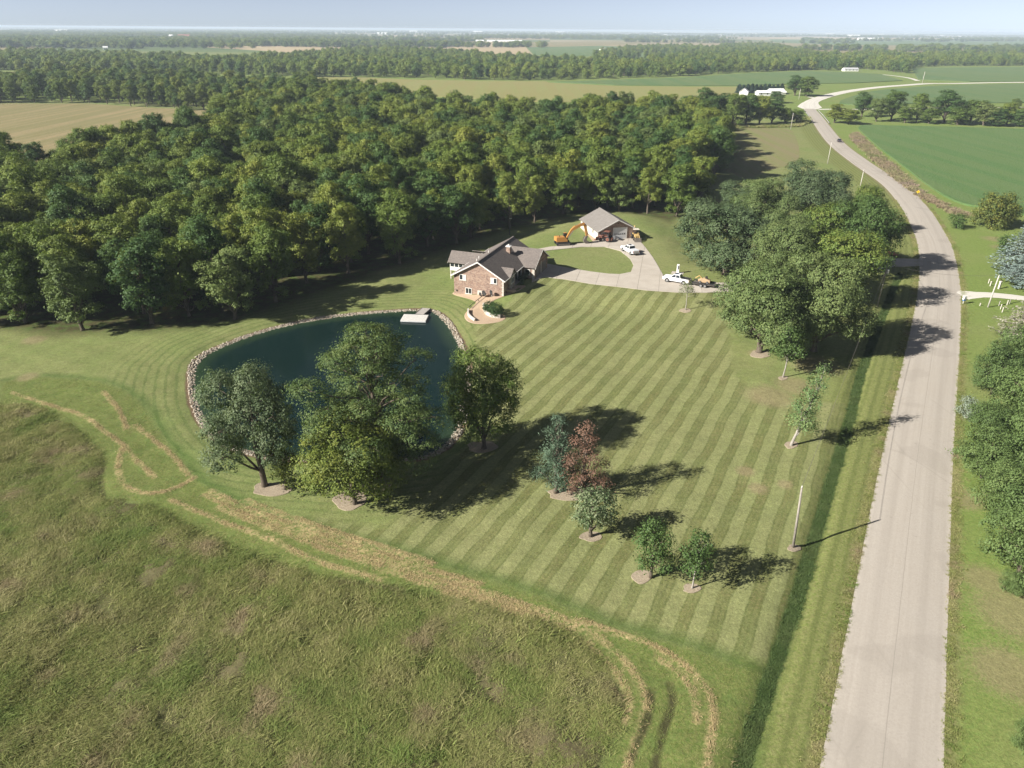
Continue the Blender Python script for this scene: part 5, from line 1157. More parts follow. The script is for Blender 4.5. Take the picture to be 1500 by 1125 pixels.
for sx, nm in ((0, 'roof_slope'), (1, 'roof_slope')):
    xe, xr = (-.5, BW / 2 - .003) if sx == 0 else (BW + .5, BW / 2 + .003)
    r0_ = MB().sheet([(xe, -.45, bl), (xr, -.45, BR_), (xr, BD + .4, BR_), (xe, BD + .4, bl)], .1).build(nm, M_METALROOF, barn)
    nr_ = 32; m = MB()
    for i in range(nr_ + 1):
        y_ = -.42 + (BD + .8) * i / nr_; m.add([(xe, y_ - .02, bl), (xe, y_ + .02, bl), (xr, y_ + .02, BR_), (xr, y_ - .02, BR_), (xe, y_ - .015, bl + .05), (xe, y_ + .015, bl + .05), (xr, y_ + .015, BR_ + .05), (xr, y_ - .015, BR_ + .05)],
                                             [(0, 1, 2, 3), (4, 7, 6, 5), (0, 4, 5, 1), (1, 5, 6, 2), (2, 6, 7, 3), (3, 7, 4, 0)])
    m.build('roof_ribbing', M_METALROOF, r0_)
    m = MB(); m.add([(xe, -.5, bl - .2), (xr, -.5, BR_ - .2), (xr, -.5, BR_ + .05), (xe, -.5, bl + .05), (xe, -.44, bl - .2), (xr, -.44, BR_ - .2), (xr, -.44, BR_ + .05), (xe, -.44, bl + .05)], [(0, 1, 2, 3), (7, 6, 5, 4), (0, 4, 5, 1), (3, 2, 6, 7), (0, 3, 7, 4), (1, 5, 6, 2)]); m.build('rake_board', M_WHITE, barn)
MB().box((BW / 2, BD / 2, BR_ + .05), (.3, BD + .9, .08)).build('ridge_cap', M_METALROOF, barn)
d0, d1 = BW * .40, BW * .73
dr = MB().bx(d0, d1, -.05, .02, 0, 2.9).build('roll_up_door', M_ROLL, barn)
for i in range(5): MB().bx(d0 + .04, d1 - .04, -.085, -.05, .03 + i * .58, .57 + i * .58).build('door_panel', M_ROLL, dr)
for i in range(6): MB().bx(d0 + .25 + i * .52, d0 + .55 + i * .52, -.105, -.085, 1.28, 1.58).build('door_pane', M_GLASS, dr)
for x in (d0 - .1, d1 + .1): MB().bx(x - .1, x + .1, -.09, .02, 0, 2.92).build('door_jamb', M_WHITE, barn)
MB().bx(d0 - .2, d1 + .2, -.09, .02, 2.92, 3.1).build('door_header', M_WHITE, barn)
pd = MB().bx(.95, 1.85, -.05, .02, 0, 2.05).build('side_door', M_ROLL, barn); MB().bx(1.15, 1.65, -.07, -.05, 1.1, 1.8).build('pane', M_GLASS, pd)
for y_ in (3.2, 8.2): window(barn, y_, y_ + .9, 1.0, 2.1, 0, 1, face='x', out=-1)
MB().box((BW / 2, -.08, 4.2), (.22, .2, .22)).build('flood_lamp', M_DARK, barn)
bed('gravel_strip', [(853, 329), (860, 334), (868, 342), (876, 353), (871, 356), (862, 346), (850, 333)], .03, smooth=1)
# ------------------------------------------------------------------ vehicles and machines
def paint(name, col, rough=.3): 
    n = Nodes(name); f = n.noise(n.obj(), 2.5, 4); c = n.mix(n.rng(f, .4, .75, 0, .25), col, tuple(x * .72 + .02 for x in col)); return n.surf(n.princ(c, rough, spec=.5))
M_CARW = paint('white_paint', (.78, .78, .77)); M_CARD = paint('dark_paint', (.055, .06, .075)); M_ORANGE = paint('orange_paint', (.46, .215, .055), .5); M_YEL = paint('yellow_paint', (.46, .32, .12), .5); M_RED = paint('red_brown_paint', (.17, .065, .042), .55)
M_TYRE = plain('tyre_rubber', (.025, .025, .025), .85); M_RIM = plain('alloy', (.42, .42, .42), .35, .6); M_LAMPR = plain('tail_lamp', (.35, .02, .02), .3); M_LAMPF = plain('head_lamp', (.65, .66, .68), .2); M_STEEL = plain('worn_steel', (.16, .14, .12), .6, .3); M_TAN = plain('tan_load', (.42, .30, .18), .8)
def wheel(parent, x, y, z, r, w, rim=M_RIM):
    t = MB(); s = 1 if y > 0 else -1
    t.loft([[(x + math.cos(a) * rr, y + yy * w, z + math.sin(a) * rr) for a in np.linspace(0, 6.283, 21)[:-1]] for rr, yy in ((r * .6, -.5), (r * .93, -.5), (r, -.32), (r, .32), (r * .93, .5), (r * .6, .5))]); o = t.build('wheel', M_TYRE, parent, smooth=False)
    k = MB(); yo = y + s * w * .36; k.tube([(x, yo - .03, z), (x, yo + .06, z)], r * .62, 14); k.tube([(x, yo + s * .05, z), (x, yo + s * .12, z)], r * .16, 8); k.build('rim', rim, o)
def pickup(loc, rz, label, cover):
    t = empty('pickup_truck', loc, rz, label, 'pickup truck')
    b = MB(); prof = [(-2.9, .52), (-2.92, 1.18), (-.95, 1.2), (1.25, 1.2), (2.65, 1.12), (2.9, .98), (2.93, .5), (2.2, .42), (-2.2, .42)]
    b.loft([[(x, s * (.98 if abs(x) < 2.6 else .93) * k, z) for x, z in prof] for s, k in ((-1, 1), (1, 1))]); body = b.build('body', M_CARW, t, bevel=.07, smooth=False)
    c = MB(); c.loft([[(x0, sx * y0, z0) for sx in (-1, 1) for x0, y0, z0 in [(0, 0, 0)]] for _ in range(1)]) if False else None
    lowp, top = [(1.35, .93), (-.95, .93)], [(.55, .76), (-.72, .76)]
    cab = MB(); cab.add([(1.35, -.93, 1.15), (1.35, .93, 1.15), (-1.0, .93, 1.15), (-1.0, -.93, 1.15), (.5, -.76, 1.9), (.5, .76, 1.9), (-.75, .76, 1.9), (-.75, -.76, 1.9)],
                        [(0, 1, 5, 4), (1, 2, 6, 5), (2, 3, 7, 6), (3, 0, 4, 7), (4, 5, 6, 7), (3, 2, 1, 0)]); cab.build('cab', M_CARW, t, bevel=.06)
    def pane(nm, q):
        v = [Vector(p) for p in q]; nn = (v[1] - v[0]).cross(v[2] - v[0]).normalized(); cc = sum(v, Vector()) / 4
        if nn.dot(cc - Vector((.1, 0, 1.4))) < 0: nn = -nn
        MB().add([p + nn * .012 for p in v] + [p - nn * .03 for p in v], [(0, 1, 2, 3), (7, 6, 5, 4), (0, 4, 5, 1), (1, 5, 6, 2), (2, 6, 7, 3), (3, 7, 4, 0)]).build(nm, M_GLASS, t)
    pane('windscreen', [(1.24, -.8, 1.25), (1.24, .8, 1.25), (.6, .67, 1.82), (.6, -.67, 1.82)]); pane('rear_window', [(-.97, -.78, 1.28), (-.97, .78, 1.28), (-.79, .66, 1.8), (-.79, -.66, 1.8)])
    for s in (-1, 1):
        pane('side_window', [(1.08, s * .905, 1.25), (.1, s * .905, 1.25), (.1, s * .785, 1.8), (.55, s * .785, 1.8)]); pane('side_window', [(0, s * .905, 1.25), (-.85, s * .905, 1.25), (-.68, s * .785, 1.8), (0, s * .785, 1.8)])
        MB().box((1.0, s * 1.05, 1.3), (.14, .22, .2)).build('mirror', M_CARW, t)
        MB().box((2.88, s * .72, .9), (.12, .36, .2)).build('headlight', M_LAMPF, t); MB().box((-2.9, s * .86, .98), (.08, .16, .36)).build('tail_light', M_LAMPR, t)
        for x in (1.85, -1.8):
            MB().tube([(x, s * .70, .42), (x, s * .985, .42)], .50, 18).build('wheel_arch', M_DARK, t); wheel(t, x, s * .86, .40, .40, .28)
        MB().box((0, s * .985, .86), (.03, .02, .62)).build('door_gap', M_DARK, t)
    MB().box((.1, 0, 1.915), (.8, .8, .02)).build('sunroof', M_GLASS, t)
    MB().box((2.93, 0, .62), (.1, 1.7, .22)).build('bumper', M_RIM, t); MB().box((-2.97, 0, .6), (.1, 1.8, .2)).build('bumper', M_RIM, t); MB().box((2.92, 0, .92), (.06, .9, .2)).build('grille', M_DARK, t)
    if cover: MB().box((-1.95, 0, 1.21), (1.9, 1.7, .05)).build('bed_cover', plain('bed_cover', (.55, .56, .58), .5), t)
    else: MB().box((-1.95, 0, 1.16), (1.85, 1.62, .1)).build('bed_liner', M_DARK, t)
    MB().box((-2.93, 0, .95), (.03, 1.4, .4)).build('tailgate', M_CARW, t)
    return t
def place(px, py, z=.1): p = GT(px, py); return (p[0], p[1], p[2] + z)
def heading(p, q): a, b = GT(*p), GT(*q); return math.atan2(b[1] - a[1], b[0] - a[0])
pickup(place(991, 414), heading((1012, 418), (972, 411)), 'white pickup hitched to the loaded trailer on the driveway', False)
pickup(place(922.5, 370.5), heading((928, 372), (916, 366)), 'white pickup with covered bed parked facing the garage', True)

def car(loc, rz, label):
    t = empty('car', loc, rz, label, 'car'); b = MB(); b.prism([(-2.2, .35), (-2.25, .85), (-1.4, .95), (1.1, .92), (2.1, .72), (2.2, .35)], 'y', -.88, .88); b.build('body', M_CARD, t, bevel=.08)
    MB().add([(1.0, -.82, .9), (1.0, .82, .9), (-1.9, .82, .92), (-1.9, -.82, .92), (.2, -.62, 1.45), (.2, .62, 1.45), (-1.2, .62, 1.45), (-1.2, -.62, 1.45)], [(0, 1, 5, 4), (1, 2, 6, 5), (2, 3, 7, 6), (3, 0, 4, 7), (4, 5, 6, 7), (3, 2, 1, 0)]).build('cabin_glass', M_GLASS, t, bevel=.05)
    MB().box((-.5, 0, 1.46), (1.3, 1.2, .04)).build('roof', M_CARD, t)
    for s in (-1, 1):
        for x in (1.35, -1.4): wheel(t, x, s * .8, .33, .33, .22)
        MB().box((2.17, s * .6, .62), (.08, .3, .14)).build('headlight', M_LAMPF, t); MB().box((-2.24, s * .62, .72), (.06, .3, .14)).build('tail_light', M_LAMPR, t)
i_ = np.argmin(((ROAD - G(1224, 208)) ** 2).sum(1)); dv = ROAD[i_ + 1] - ROAD[i_]; nv = A([dv[1], -dv[0]]) / np.linalg.norm(dv); cpos = ROAD[i_] + nv * 1.9
car((cpos[0], cpos[1], .14), math.atan2(dv[1], dv[0]), 'dark car driving on the road past the soybean field')

def excavator():
    p = place(824.5, 358.5, .05); t = empty('excavator', p, heading((815, 359), (835, 358)), 'orange tracked excavator with its boom folded down beside the garage', 'excavator')
    for s in (-1, 1):
        m = MB(); m.loft([[(math.cos(a) * .42 + (1.55 if math.cos(a) > 0 else -1.55), s * 1.1 + y, .42 + math.sin(a) * .42) for a in np.linspace(0, 6.283, 21)[:-1]] for y in (-.28, .28)]); tr = m.build('track', M_TYRE, t)
        MB().bx(-1.5, 1.5, s * 1.1 - .3, s * 1.1 + .3, .25, .55).build('track_frame', M_STEEL, tr)
    MB().bx(-.9, .9, -.9, .9, .45, .85).build('undercarriage', M_STEEL, t)
    m = MB(); m.prism([(-1.9, .95), (-2.05, 1.15), (-2.05, 2.1), (-1.8, 2.2), (.1, 2.2), (.9, 1.5), (.9, .95)], 'y', -1.2, .15); m.build('engine_house', M_ORANGE, t, bevel=.08); MB().bx(-2.05, .2, .15, 1.2, .95, 2.0).build('counterweight', M_ORANGE, t, bevel=.08)
    cb = MB(); cb.prism([(.2, .95), (1.4, .95), (1.45, 1.7), (1.1, 2.75), (.25, 2.75)], 'y', .35, 1.2); co_ = cb.build('cab', M_DARK, t, bevel=.05)
    MB().bx(.4, 1.1, .32, .35, 1.6, 2.6).build('side_window', M_GLASS, co_); MB().bx(.3, 1.05, .45, 1.1, 2.75, 2.8).build('cab_roof', M_ORANGE, co_)
    MB().tube([(-1.2, -.8, 2.1), (-1.2, -.8, 2.6)], .08, 8).build('exhaust', M_DARK, t)
    def arm(nm, pts, ws, mat):
        m = MB(); m.loft([[(x, y * .24, z + dz) for y, dz in ((-1, -w), (1, -w), (1, w), (-1, w))] for (x, z), w in zip(pts, ws)]); return m.build(nm, mat, t, bevel=.03)
    arm('boom', [(.8, 1.5), (1.8, 3.2), (2.6, 3.95), (4.2, 4.75), (5.4, 4.9)], [.3, .42, .45, .36, .22], M_ORANGE)
    st = MB(); st.loft([[(x + dx, y, z) for y, dx in ((-.2, -w), (.2, -w), (.2, w), (-.2, w))] for x, z, w in ((5.15, 5.3, .2), (5.5, 4.7, .36), (5.9, 3.2, .3), (6.1, 1.9, .2))]); st.build('stick', M_ORANGE, t, bevel=.03)
    bk_ = MB(); bk_.prism([(6.4, 1.9), (5.7, 1.8), (5.35, 1.2), (5.3, .5), (5.7, .15), (6.3, .1), (6.75, .5), (6.2, .75), (6.05, 1.2)], 'y', -.5, .5); bk_.build('bucket', M_STEEL, t, bevel=.03)
    for a_, b_, nm in (((1.2, .3, 1.6), (2.5, .3, 3.5), 'boom_cylinder'), ((1.2, -.3, 1.6), (2.5, -.3, 3.5), 'boom_cylinder'), ((3.0, 0, 4.65), (5.2, 0, 5.35), 'stick_cylinder'), ((5.9, 0, 4.2), (6.5, 0, 2.1), 'bucket_cylinder')): MB().tube([a_, b_], .09, 8).build(nm, M_STEEL, t)
    for x, z in ((5.5, 4.85), (6.15, 1.9), (1.0, 1.5)): MB().tube([(x, -.32, z), (x, .32, z)], .13, 8).build('pin', M_DARK, t)
excavator()
def tractor(px, py, rz, label, mat, name, hoe):
    t = empty(name, place(px, py, .1), rz, label, 'tractor' if not hoe else 'backhoe')
    for s in (-1, 1): wheel(t, -.9, s * .85, .72, .72, .42, mat); wheel(t, 1.15, s * .75, .45, .45, .3, mat)
    m = MB(); m.prism([(-.9, .7), (1.7, .7), (1.75, 1.35), (.3, 1.5), (.2, 1.2), (-.9, 1.2)], 'y', -.42, .42); m.build('body', mat, t, bevel=.05)
    MB().bx(-.95, .05, -.85, -.45, 1.3, 1.5).build('fender', mat, t, bevel=.03); MB().bx(-.95, .05, .45, .85, 1.3, 1.5).build('fender', mat, t, bevel=.03)
    MB().bx(-.8, -.3, -.25, .25, 1.2, 1.75).build('seat', M_DARK, t, bevel=.05)
    for x in (-.95, .2):
        for y in (-.6, .6): MB().bx(x - .04, x + .04, y - .04, y + .04, 1.2, 2.5).build('roll_bar', M_DARK, t)
    MB().bx(-1.1, .4, -.75, .75, 2.5, 2.6).build('canopy', mat if not hoe else M_CREAM, t, bevel=.03)
    for s in (-1, 1): MB().tube([(.1, s * .55, 1.4), (1.6, s * .55, 1.25), (2.4, s * .55, .5)], .09, 6).build('loader_arm', mat, t)
    m = MB(); m.prism([(2.3, .2), (3.0, .12), (2.45, .3), (2.35, .9), (2.25, .9)], 'y', -.95, .95); m.build('loader_bucket', M_STEEL if hoe else mat, t)
    if hoe:
        MB().tube([(-1.4, 0, .9), (-2.3, 0, 2.9)], [.2, .15], 6).build('hoe_boom', mat, t); MB().tube([(-2.3, 0, 3.0), (-2.9, 0, 1.2)], [.15, .1], 6).build('hoe_stick', mat, t); MB().prism([(-3.1, 1.2), (-2.7, 1.2), (-2.6, .7), (-3.0, .5)], 'y', -.3, .3).build('hoe_bucket', M_STEEL, t)
        for s in (-1, 1): MB().tube([(-1.3, s * .5, .8), (-1.5, s * 1.2, .1)], .08, 6).build('stabilizer', mat, t)
    else:
        MB().bx(-1.9, -1.0, -.7, .7, .4, .9).build('mower_deck', mat, t, bevel=.04)
tractor(887, 353.5, heading((893, 354), (880, 352)), 'reddish-brown tractor with loader parked at the garage door', M_RED, 'tractor', False)
tractor(931, 351, heading((926, 346), (933, 355)), 'yellow backhoe loader with tan canopy parked at the corner of the garage', M_YEL, 'backhoe_loader', True)
# trailer with its load
tl = empty('trailer', place(1030, 419.5, .1), heading((1050, 423), (1012, 418)), 'low black trailer behind the white pickup under the oak branches', 'trailer')
MB().bx(-2.4, 2.2, -1.0, 1.0, .5, .62).build('deck', M_STEEL, tl); 
for s in (-1, 1):
    MB().bx(-2.4, 2.2, s * 1.0 - .04, s * 1.0 + .04, .62, .95).build('side_rail', M_DARK, tl)
    for x in (-.5, .35): wheel(tl, x, s * 1.15, .36, .36, .22)
    MB().tube([(2.2, s * .8, .55), (3.3, 0, .5)], .06, 6).build('drawbar', M_DARK, tl)
ld = empty('mini_loader', place(1030, 419.5, .74), heading((1050, 423), (1012, 418)), 'tan compact machine strapped on the black trailer', 'loader')
MB().prism([(-1.3, .25), (1.0, .25), (1.2, .7), (.5, 1.0), (-.4, 1.1), (-1.3, .8)], 'y', -.55, .55).build('body', M_TAN, ld, bevel=.06); MB().tube([(.4, 0, .9), (1.0, 0, 1.5), (1.8, 0, .9)], .12, 6).build('boom', M_YEL, ld); MB().bx(-.7, -.2, -.25, .25, 1.05, 1.5).build('seat', M_DARK, ld, bevel=.05)
for s in (-1, 1):
    for x in (-.8, .7): wheel(ld, x, s * .62, .28, .28, .2)
# floating dock and its ramp
M_DECK = plain('bleached_deck_boards', (.56, .54, .50), .8, var=.12); M_FLOAT = plain('white_float', (.62, .62, .60), .6)
dp = G(607.5, 468, WATER_Z); dk = empty('floating_dock', (dp[0], dp[1], WATER_Z), math.radians(-4), 'pale floating dock with board deck at the house end of the pond', 'dock')
MB().bx(-2.4, 2.4, -1.6, 1.6, -.2, .34).build('float', M_FLOAT, dk, bevel=.04)
for i in range(16): MB().bx(-2.44 + i * .305, -2.44 + i * .305 + .28, -1.65, 1.65, .345, .40).build('plank', M_DECK, dk)
for y in (-1.66, 1.66): MB().bx(-2.44, 2.44, y - .03, y + .03, .12, .39).build('edge_board', M_FLOAT, dk)
p0 = A([dp[0] + .8, dp[1] + 1.7, WATER_Z + .5]); p1 = A([dp[0] + 1.7, dp[1] + 5.6, tz(dp[0] + 1.7, dp[1] + 5.6) + .22]); dv = p1 - p0; L = float(np.linalg.norm(dv)); rp = empty('dock_ramp', tuple(p0), math.atan2(dv[1], dv[0]), 'grey sloping ramp from the shore down to the floating dock', 'ramp'); pit = math.asin(dv[2] / L)
for i in range(int(L / .3)): MB().box(((i + .5) * .3 * math.cos(pit), 0, (i + .5) * .3 * math.sin(pit)), (.28, 1.7, .06), 0, -pit).build('plank', plain('grey_boards', (.36, .33, .30), .85) if i == 0 else bpy.data.materials['grey_boards'], rp)
for s in (-1, 1): MB().box((L / 2 * math.cos(pit), s * .88, L / 2 * math.sin(pit) - .06), (L, .08, .24), 0, -pit).build('stringer', M_DARK, rp)
# ------------------------------------------------------------------ poles, lines, signs, small things
M_POLE = bark_mat('weathered_pole', (.20, .175, .15), (.34, .31, .27)); M_POLEPALE = bark_mat('pale_pole', (.42, .39, .34), (.55, .52, .47))
def solve_h(g, top_y):
    for h in np.arange(.3, 40, .05):
        if P(g[0], g[1], g[2] + h)[1] <= top_y: return float(h)
TOPS = {}
def pole(key, base, top_y, label, mat=None, arm=False, can=False, lean=(0, 0), r=.15):
    g = GT(*base); h = solve_h(g, top_y); t = empty('utility_pole', tuple(g), 0, label, 'utility pole', 'poles along the road')
    MB().tube([(0, 0, -.5), (lean[0] * .5, lean[1] * .5, h * .5), (lean[0], lean[1], h)], [r, r * .85, r * .65], 10).build('shaft', mat or M_POLE, t, smooth=True)
    if arm: MB().box((lean[0], lean[1], h - .5), (1.6, .1, .12), .9).build('crossarm', M_POLE, t)
    MB().tube([(lean[0], lean[1], h), (lean[0], lean[1], h + .18)], .05, 6).build('insulator', M_WHITE, t)
    if can:
        MB().tube([(lean[0] + .38, lean[1], h - 1.9), (lean[0] + .38, lean[1], h - 1.0)], .24, 12).build('transformer', M_RIM, t)
    TOPS[key] = A([g[0] + lean[0], g[1] + lean[1], g[2] + h + .1]); return t
pole('a', (1162, 802), 714, 'bare wooden utility pole in a soil ring on the striped lawn', lean=(-.55, 0))
pole('b', (1285, 449), 388, 'utility pole with transformer in the shade between driveway and ditch', can=True)
pole('c', (1284, 326), 306, 'utility pole standing out of the maple crown at the road curve', M_POLEPALE)
pole('d', (1259, 278), 249, 'pale utility pole beside the road before the pasture', M_POLEPALE, arm=True)
pole('e', (1212, 240), 209, 'utility pole on the mown verge across from the dark car', M_POLEPALE)
pole('f', (1158, 190), 166, 'utility pole at the creek end of the dry pasture', M_POLEPALE)
pole('g', (1447, 450), 404, 'pale slanted pole beside the gravel side drive', M_POLEPALE, lean=(.2, 0))
pole('h', (1351, 121.5), 105, 'utility pole at the far gravel junction', M_POLEPALE, r=.25)
pole('i', (1170, 146), 130, 'utility pole at the gravel bend by the farmyard trees', M_POLEPALE, r=.22)
def wire(a, b, sag, label, off=(0, 0, 0)):
    p, q = TOPS[a] + A(off), TOPS[b] + A(off); pts = [tuple(p + (q - p) * t - A([0, 0, sag * 4 * t * (1 - t)]) - p) for t in np.linspace(0, 1, 17)]
    t = MB().tube(pts, .02, 5).build('power_line', M_STEEL); t.location = tuple(p); tag(t, label, 'cable')
wire('a', 'b', .9, 'power line from the lawn pole to the transformer pole'); wire('b', 'c', .7, 'power line from the transformer pole to the pole in the maple'); wire('c', 'd', .6, 'power line from the maple pole to the pole before the pasture')
wire('d', 'e', .7, 'power line above the verge along the pasture'); wire('e', 'f', .9, 'power line across to the creek end of the pasture'); wire('b', 'g', .9, 'service line crossing over the road to the slanted pole')
# yard light behind the house
g = GT(746.5, 344); h = solve_h(g, 320); t = empty('yard_light', tuple(g), 0, 'tall thin yard light pole standing behind the house roof', 'lamp post'); MB().tube([(0, 0, -.3), (0, 0, h)], [.11, .07], 8).build('pole', M_DARK, t); MB().box((.25, 0, h), (.7, .3, .16)).build('lamp_head', M_RIM, t)
# curve warning sign
M_SIGN = plain('yellow_sign', (.75, .50, .02), .5, var=.03); M_BLACK = plain('black_print', (.015, .015, .015), .6)
g = GT(1342, 292); t = empty('road_sign', (g[0], g[1], 0), math.atan2(-g[1], -g[0]) + .25, 'yellow diamond curve sign on a post among the brown weeds', 'road sign'); hs = solve_h(A([g[0], g[1], 0]), 281)
MB().tube([(0, 0, -.3), (0, 0, hs + .4)], .05, 6).build('post', M_STEEL, t); MB().box((.06, 0, hs), (.03, .78, .78), 0, 0, math.pi / 4).build('plate', M_SIGN, t)
ar = MB(); ar.box((.08, .08, hs - .18), (.012, .09, .34)); ar.box((.08, -.02, hs + .08), (.012, .09, .3), 0, 0, -.7); ar.add([(.074, -.05, hs + .34), (.074, -.28, hs + .22), (.074, -.04, hs + .1), (.086, -.05, hs + .34), (.086, -.28, hs + .22), (.086, -.04, hs + .1)], [(0, 1, 2), (5, 4, 3), (0, 3, 4, 1), (1, 4, 5, 2), (2, 5, 3, 0)]); ar.build('arrow', M_BLACK, t)
# mailbox
M_BLUE = plain('blue_panel', (.08, .16, .30), .5)
g = GT(1410.5, 445); t = empty('mailbox', tuple(g), .3, 'white mailbox on a post at the mouth of the gravel drive', 'mailbox'); MB().bx(-.06, .06, -.06, .06, -.2, .95).build('post', M_DECK, t)
m = MB(); m.loft([[(x, math.cos(a) * .2, 1.12 + (math.sin(a) * .22 if math.sin(a) > 0 else -.16)) for a in np.linspace(0, 6.283, 13)[:-1]] for x in (-.33, .33)]); m.build('box', M_WHITE, t); MB().box((0, .02, 1.52), (.6, .5, .35)).build('newspaper_box', M_WHITE, t); MB().box((0, -.02, .82), (.5, .46, .3)).build('lower_box', M_BLUE, t)
def pedestal(px, py, top, w, label, group=None):
    g = GT(px, py); h = max(.5, solve_h(g, top)); t = empty('utility_pedestal', tuple(g), .4, label, 'pedestal', group); w *= .6; MB().bx(-w, w, -w * .8, w * .8, -.1, h * .8).build('body', M_QUOIN, t, bevel=.03); MB().bx(-w * 1.15, w * 1.15, -w, w, h * .8 + .01, h).build('lid', M_QUOIN, t, bevel=.04)
pedestal(1448, 415, 409, .18, 'smaller white pedestal of the pair on the mown grass behind the slanted pole'); pedestal(1450.5, 419, 412, .2, 'white pedestal of the pair nearer the gravel drive')
pedestal(1463, 423, 412, .36, 'largest white utility box on the mown grass behind the slanted pole'); pedestal(1435.5, 448, 444, .16, 'small white box at the foot of the slanted pole')
for x, y in ((1463, 448), (1465.5, 453), (1468, 457.5), (1475, 447), (1478.5, 445)): pedestal(x, y, y - 7, .15, 'white marker post in the cluster by the thinning spruce', 'white marker posts')
g = GT(992.5, 400); t = empty('service_post', tuple(g), HZ, 'white service post with dark meter panel on the grass behind the pickup', 'post'); MB().bx(-.28, .28, -.2, .2, -.1, 2.0).build('cabinet', M_WHITE, t, bevel=.03); MB().bx(-.02, .2, -.23, -.2, .9, 1.8).build('meter_panel', M_DARK, t); MB().bx(-1.3, 1.3, -1.0, .8, -.1, .06).build('pad', M_CONC, t)
# firewood
M_LOG = plain('split_wood', (.46, .21, .12), .9, var=.35); g = GT(1302, 375); t = empty('firewood_pile', tuple(g), .2, 'heap of reddish split firewood at the driveway entrance', 'woodpile'); rl_ = np.random.default_rng(12)
for i in range(42):
    r_ = rl_.uniform(.13, .22); k_ = rl_.random(); x, y = rl_.normal() * 1.1, rl_.normal() * .7; z = max(0, .95 - .5 * math.hypot(x * .8, y)) * rl_.uniform(.2, 1); a = rl_.uniform(0, 3.14); d = A([math.cos(a), math.sin(a), rl_.normal() * .25]) * .26
    MB().tube([A([x, y, z + r_]) - d, A([x, y, z + r_]) + d], r_, 7).build('log', M_LOG, t)
# mulch rings
n_ = Nodes('mulch'); g_ = n_.noise(n_.pos(), 7, 5, .8); M_MULCH = n_.surf(n_.princ(n_.ramp(n_.rng(g_, .3, .7), [(0, (.17, .135, .095)), (.5, (.31, .255, .185)), (1, (.42, .36, .27))]), .95, spec=.1, normal=n_.bump(g_, .9, .06)))
def ring(px, py, w, h=None, lab=None):
    h = h or w * .55; q = [(px + math.cos(a) * w / 2 * (1 + .10 * math.sin(3 * a + px) + .06 * math.sin(7 * a + py)), py + math.sin(a) * h / 2 * (1 + .10 * math.sin(2 * a + px) + .07 * math.sin(5 * a))) for a in np.linspace(0, 6.283, 15)[:-1]]
    bed('mulch_bed', q, .06, M_MULCH)
for a in [(397, 717, 56, 22), (512, 733, 50, 30), (706, 655, 44, 18), (838, 724, 74, 20), (866, 786, 34, 14), (940, 845, 30, 20), (1013, 862, 26, 15), (1159, 652, 20, 11), (1004, 455, 18, 6), (1163, 803, 20, 11), (1113, 519, 30, 12), (1147, 554, 14, 6), (560, 712, 30, 14)]: ring(*a)
# guard rails of the bridge
M_GALV = plain('galvanised_steel', (.55, .55, .54), .5, .2)
for side, lab in ((-1, 'white steel guard rail on the creek side of the bridge'), (1, 'white steel guard rail beside the side lane at the bridge')):
    i0 = np.argmin(((ROAD - G(1203, 181)) ** 2).sum(1)); i1 = np.argmin(((ROAD - G(1188, 163)) ** 2).sum(1)); l = ROAD[i0:i1 + 1]; d = np.gradient(l, axis=0); d /= np.linalg.norm(d, axis=1)[:, None]; e_ = l + np.stack([d[:, 1], -d[:, 0]], 1) * side * 4.7
    t = empty('guard_rail', (e_[0][0], e_[0][1], 0), 0, lab, 'guard rail'); m = MB()
    for z0, z1 in ((.5, .82),):
        for a_, b_ in zip(e_[:-1], e_[1:]):
            c_ = (a_ + b_) / 2 - e_[0]; dd = b_ - a_; m.box((c_[0], c_[1], (z0 + z1) / 2), (np.linalg.norm(dd) + .02, .08, z1 - z0), math.atan2(dd[1], dd[0]))
    m.build('rail', M_GALV, t)
    for q in e_[::2]: MB().bx(q[0] - e_[0][0] - .08, q[0] - e_[0][0] + .08, q[1] - e_[0][1] - .08, q[1] - e_[0][1] + .08, -.3, .84).build('post', M_STEEL, t)
# ------------------------------------------------------------------ farm buildings in the distance
M_FARW = plain('white_barn_paint', (.80, .79, .76), .7, var=.05); M_FARR = plain('grey_roof', (.42, .42, .43), .7); M_FARRED = plain('red_roof', (.34, .10, .07), .7); M_BRIGHT = plain('bright_metal_roof', (.82, .82, .80), .6, var=.04)
def farm(px, py, w, d, h, rise, rz, label, roof=None, name='farm_building', wall=None, cat='building', win=True):
    g = G(px, py); t = empty(name, (g[0], g[1], 0), rz, label, cat)
    MB().prism([(-d / 2, -.3), (d / 2, -.3), (d / 2, h), (0, h + rise), (-d / 2, h)], 'x', -w / 2, w / 2).build('wall', wall or M_FARW, t); o = .5
    for s in (-1, 1): MB().sheet([(-w / 2 - o, s * (d / 2 + o), h - o * rise / (d / 2) + .05), (w / 2 + o, s * (d / 2 + o), h - o * rise / (d / 2) + .05), (w / 2 + o, s * .01, h + rise + .06), (-w / 2 - o, s * .01, h + rise + .06)], .12).build('roof', roof or M_FARR, t)
    if win:
        for i in range(max(2, int(w / 5))): x = -w / 2 + (i + .5) * w / max(2, int(w / 5)); MB().bx(x - .6, x + .6, -d / 2 - .06, -d / 2 + .02, 1.1, 2.3).build('window', M_GLASS, t)
        MB().bx(w / 2 - .02, w / 2 + .06, -1, 1, 0, 2.2).build('door', M_FARR, t)
farm(1117, 140, 11, 7, 2.6, 1.5, .1, 'white machine shed before the windbreak evergreens', M_BRIGHT); farm(1136, 137.5, 13, 7, 2.8, 1.6, .2, 'long white shed under the windbreak evergreens', M_BRIGHT); farm(1089, 142, 8, 7, 4.5, 2.5, 1.2, 'small white house among the creek trees', M_FARW, 'farmhouse', None, 'house')
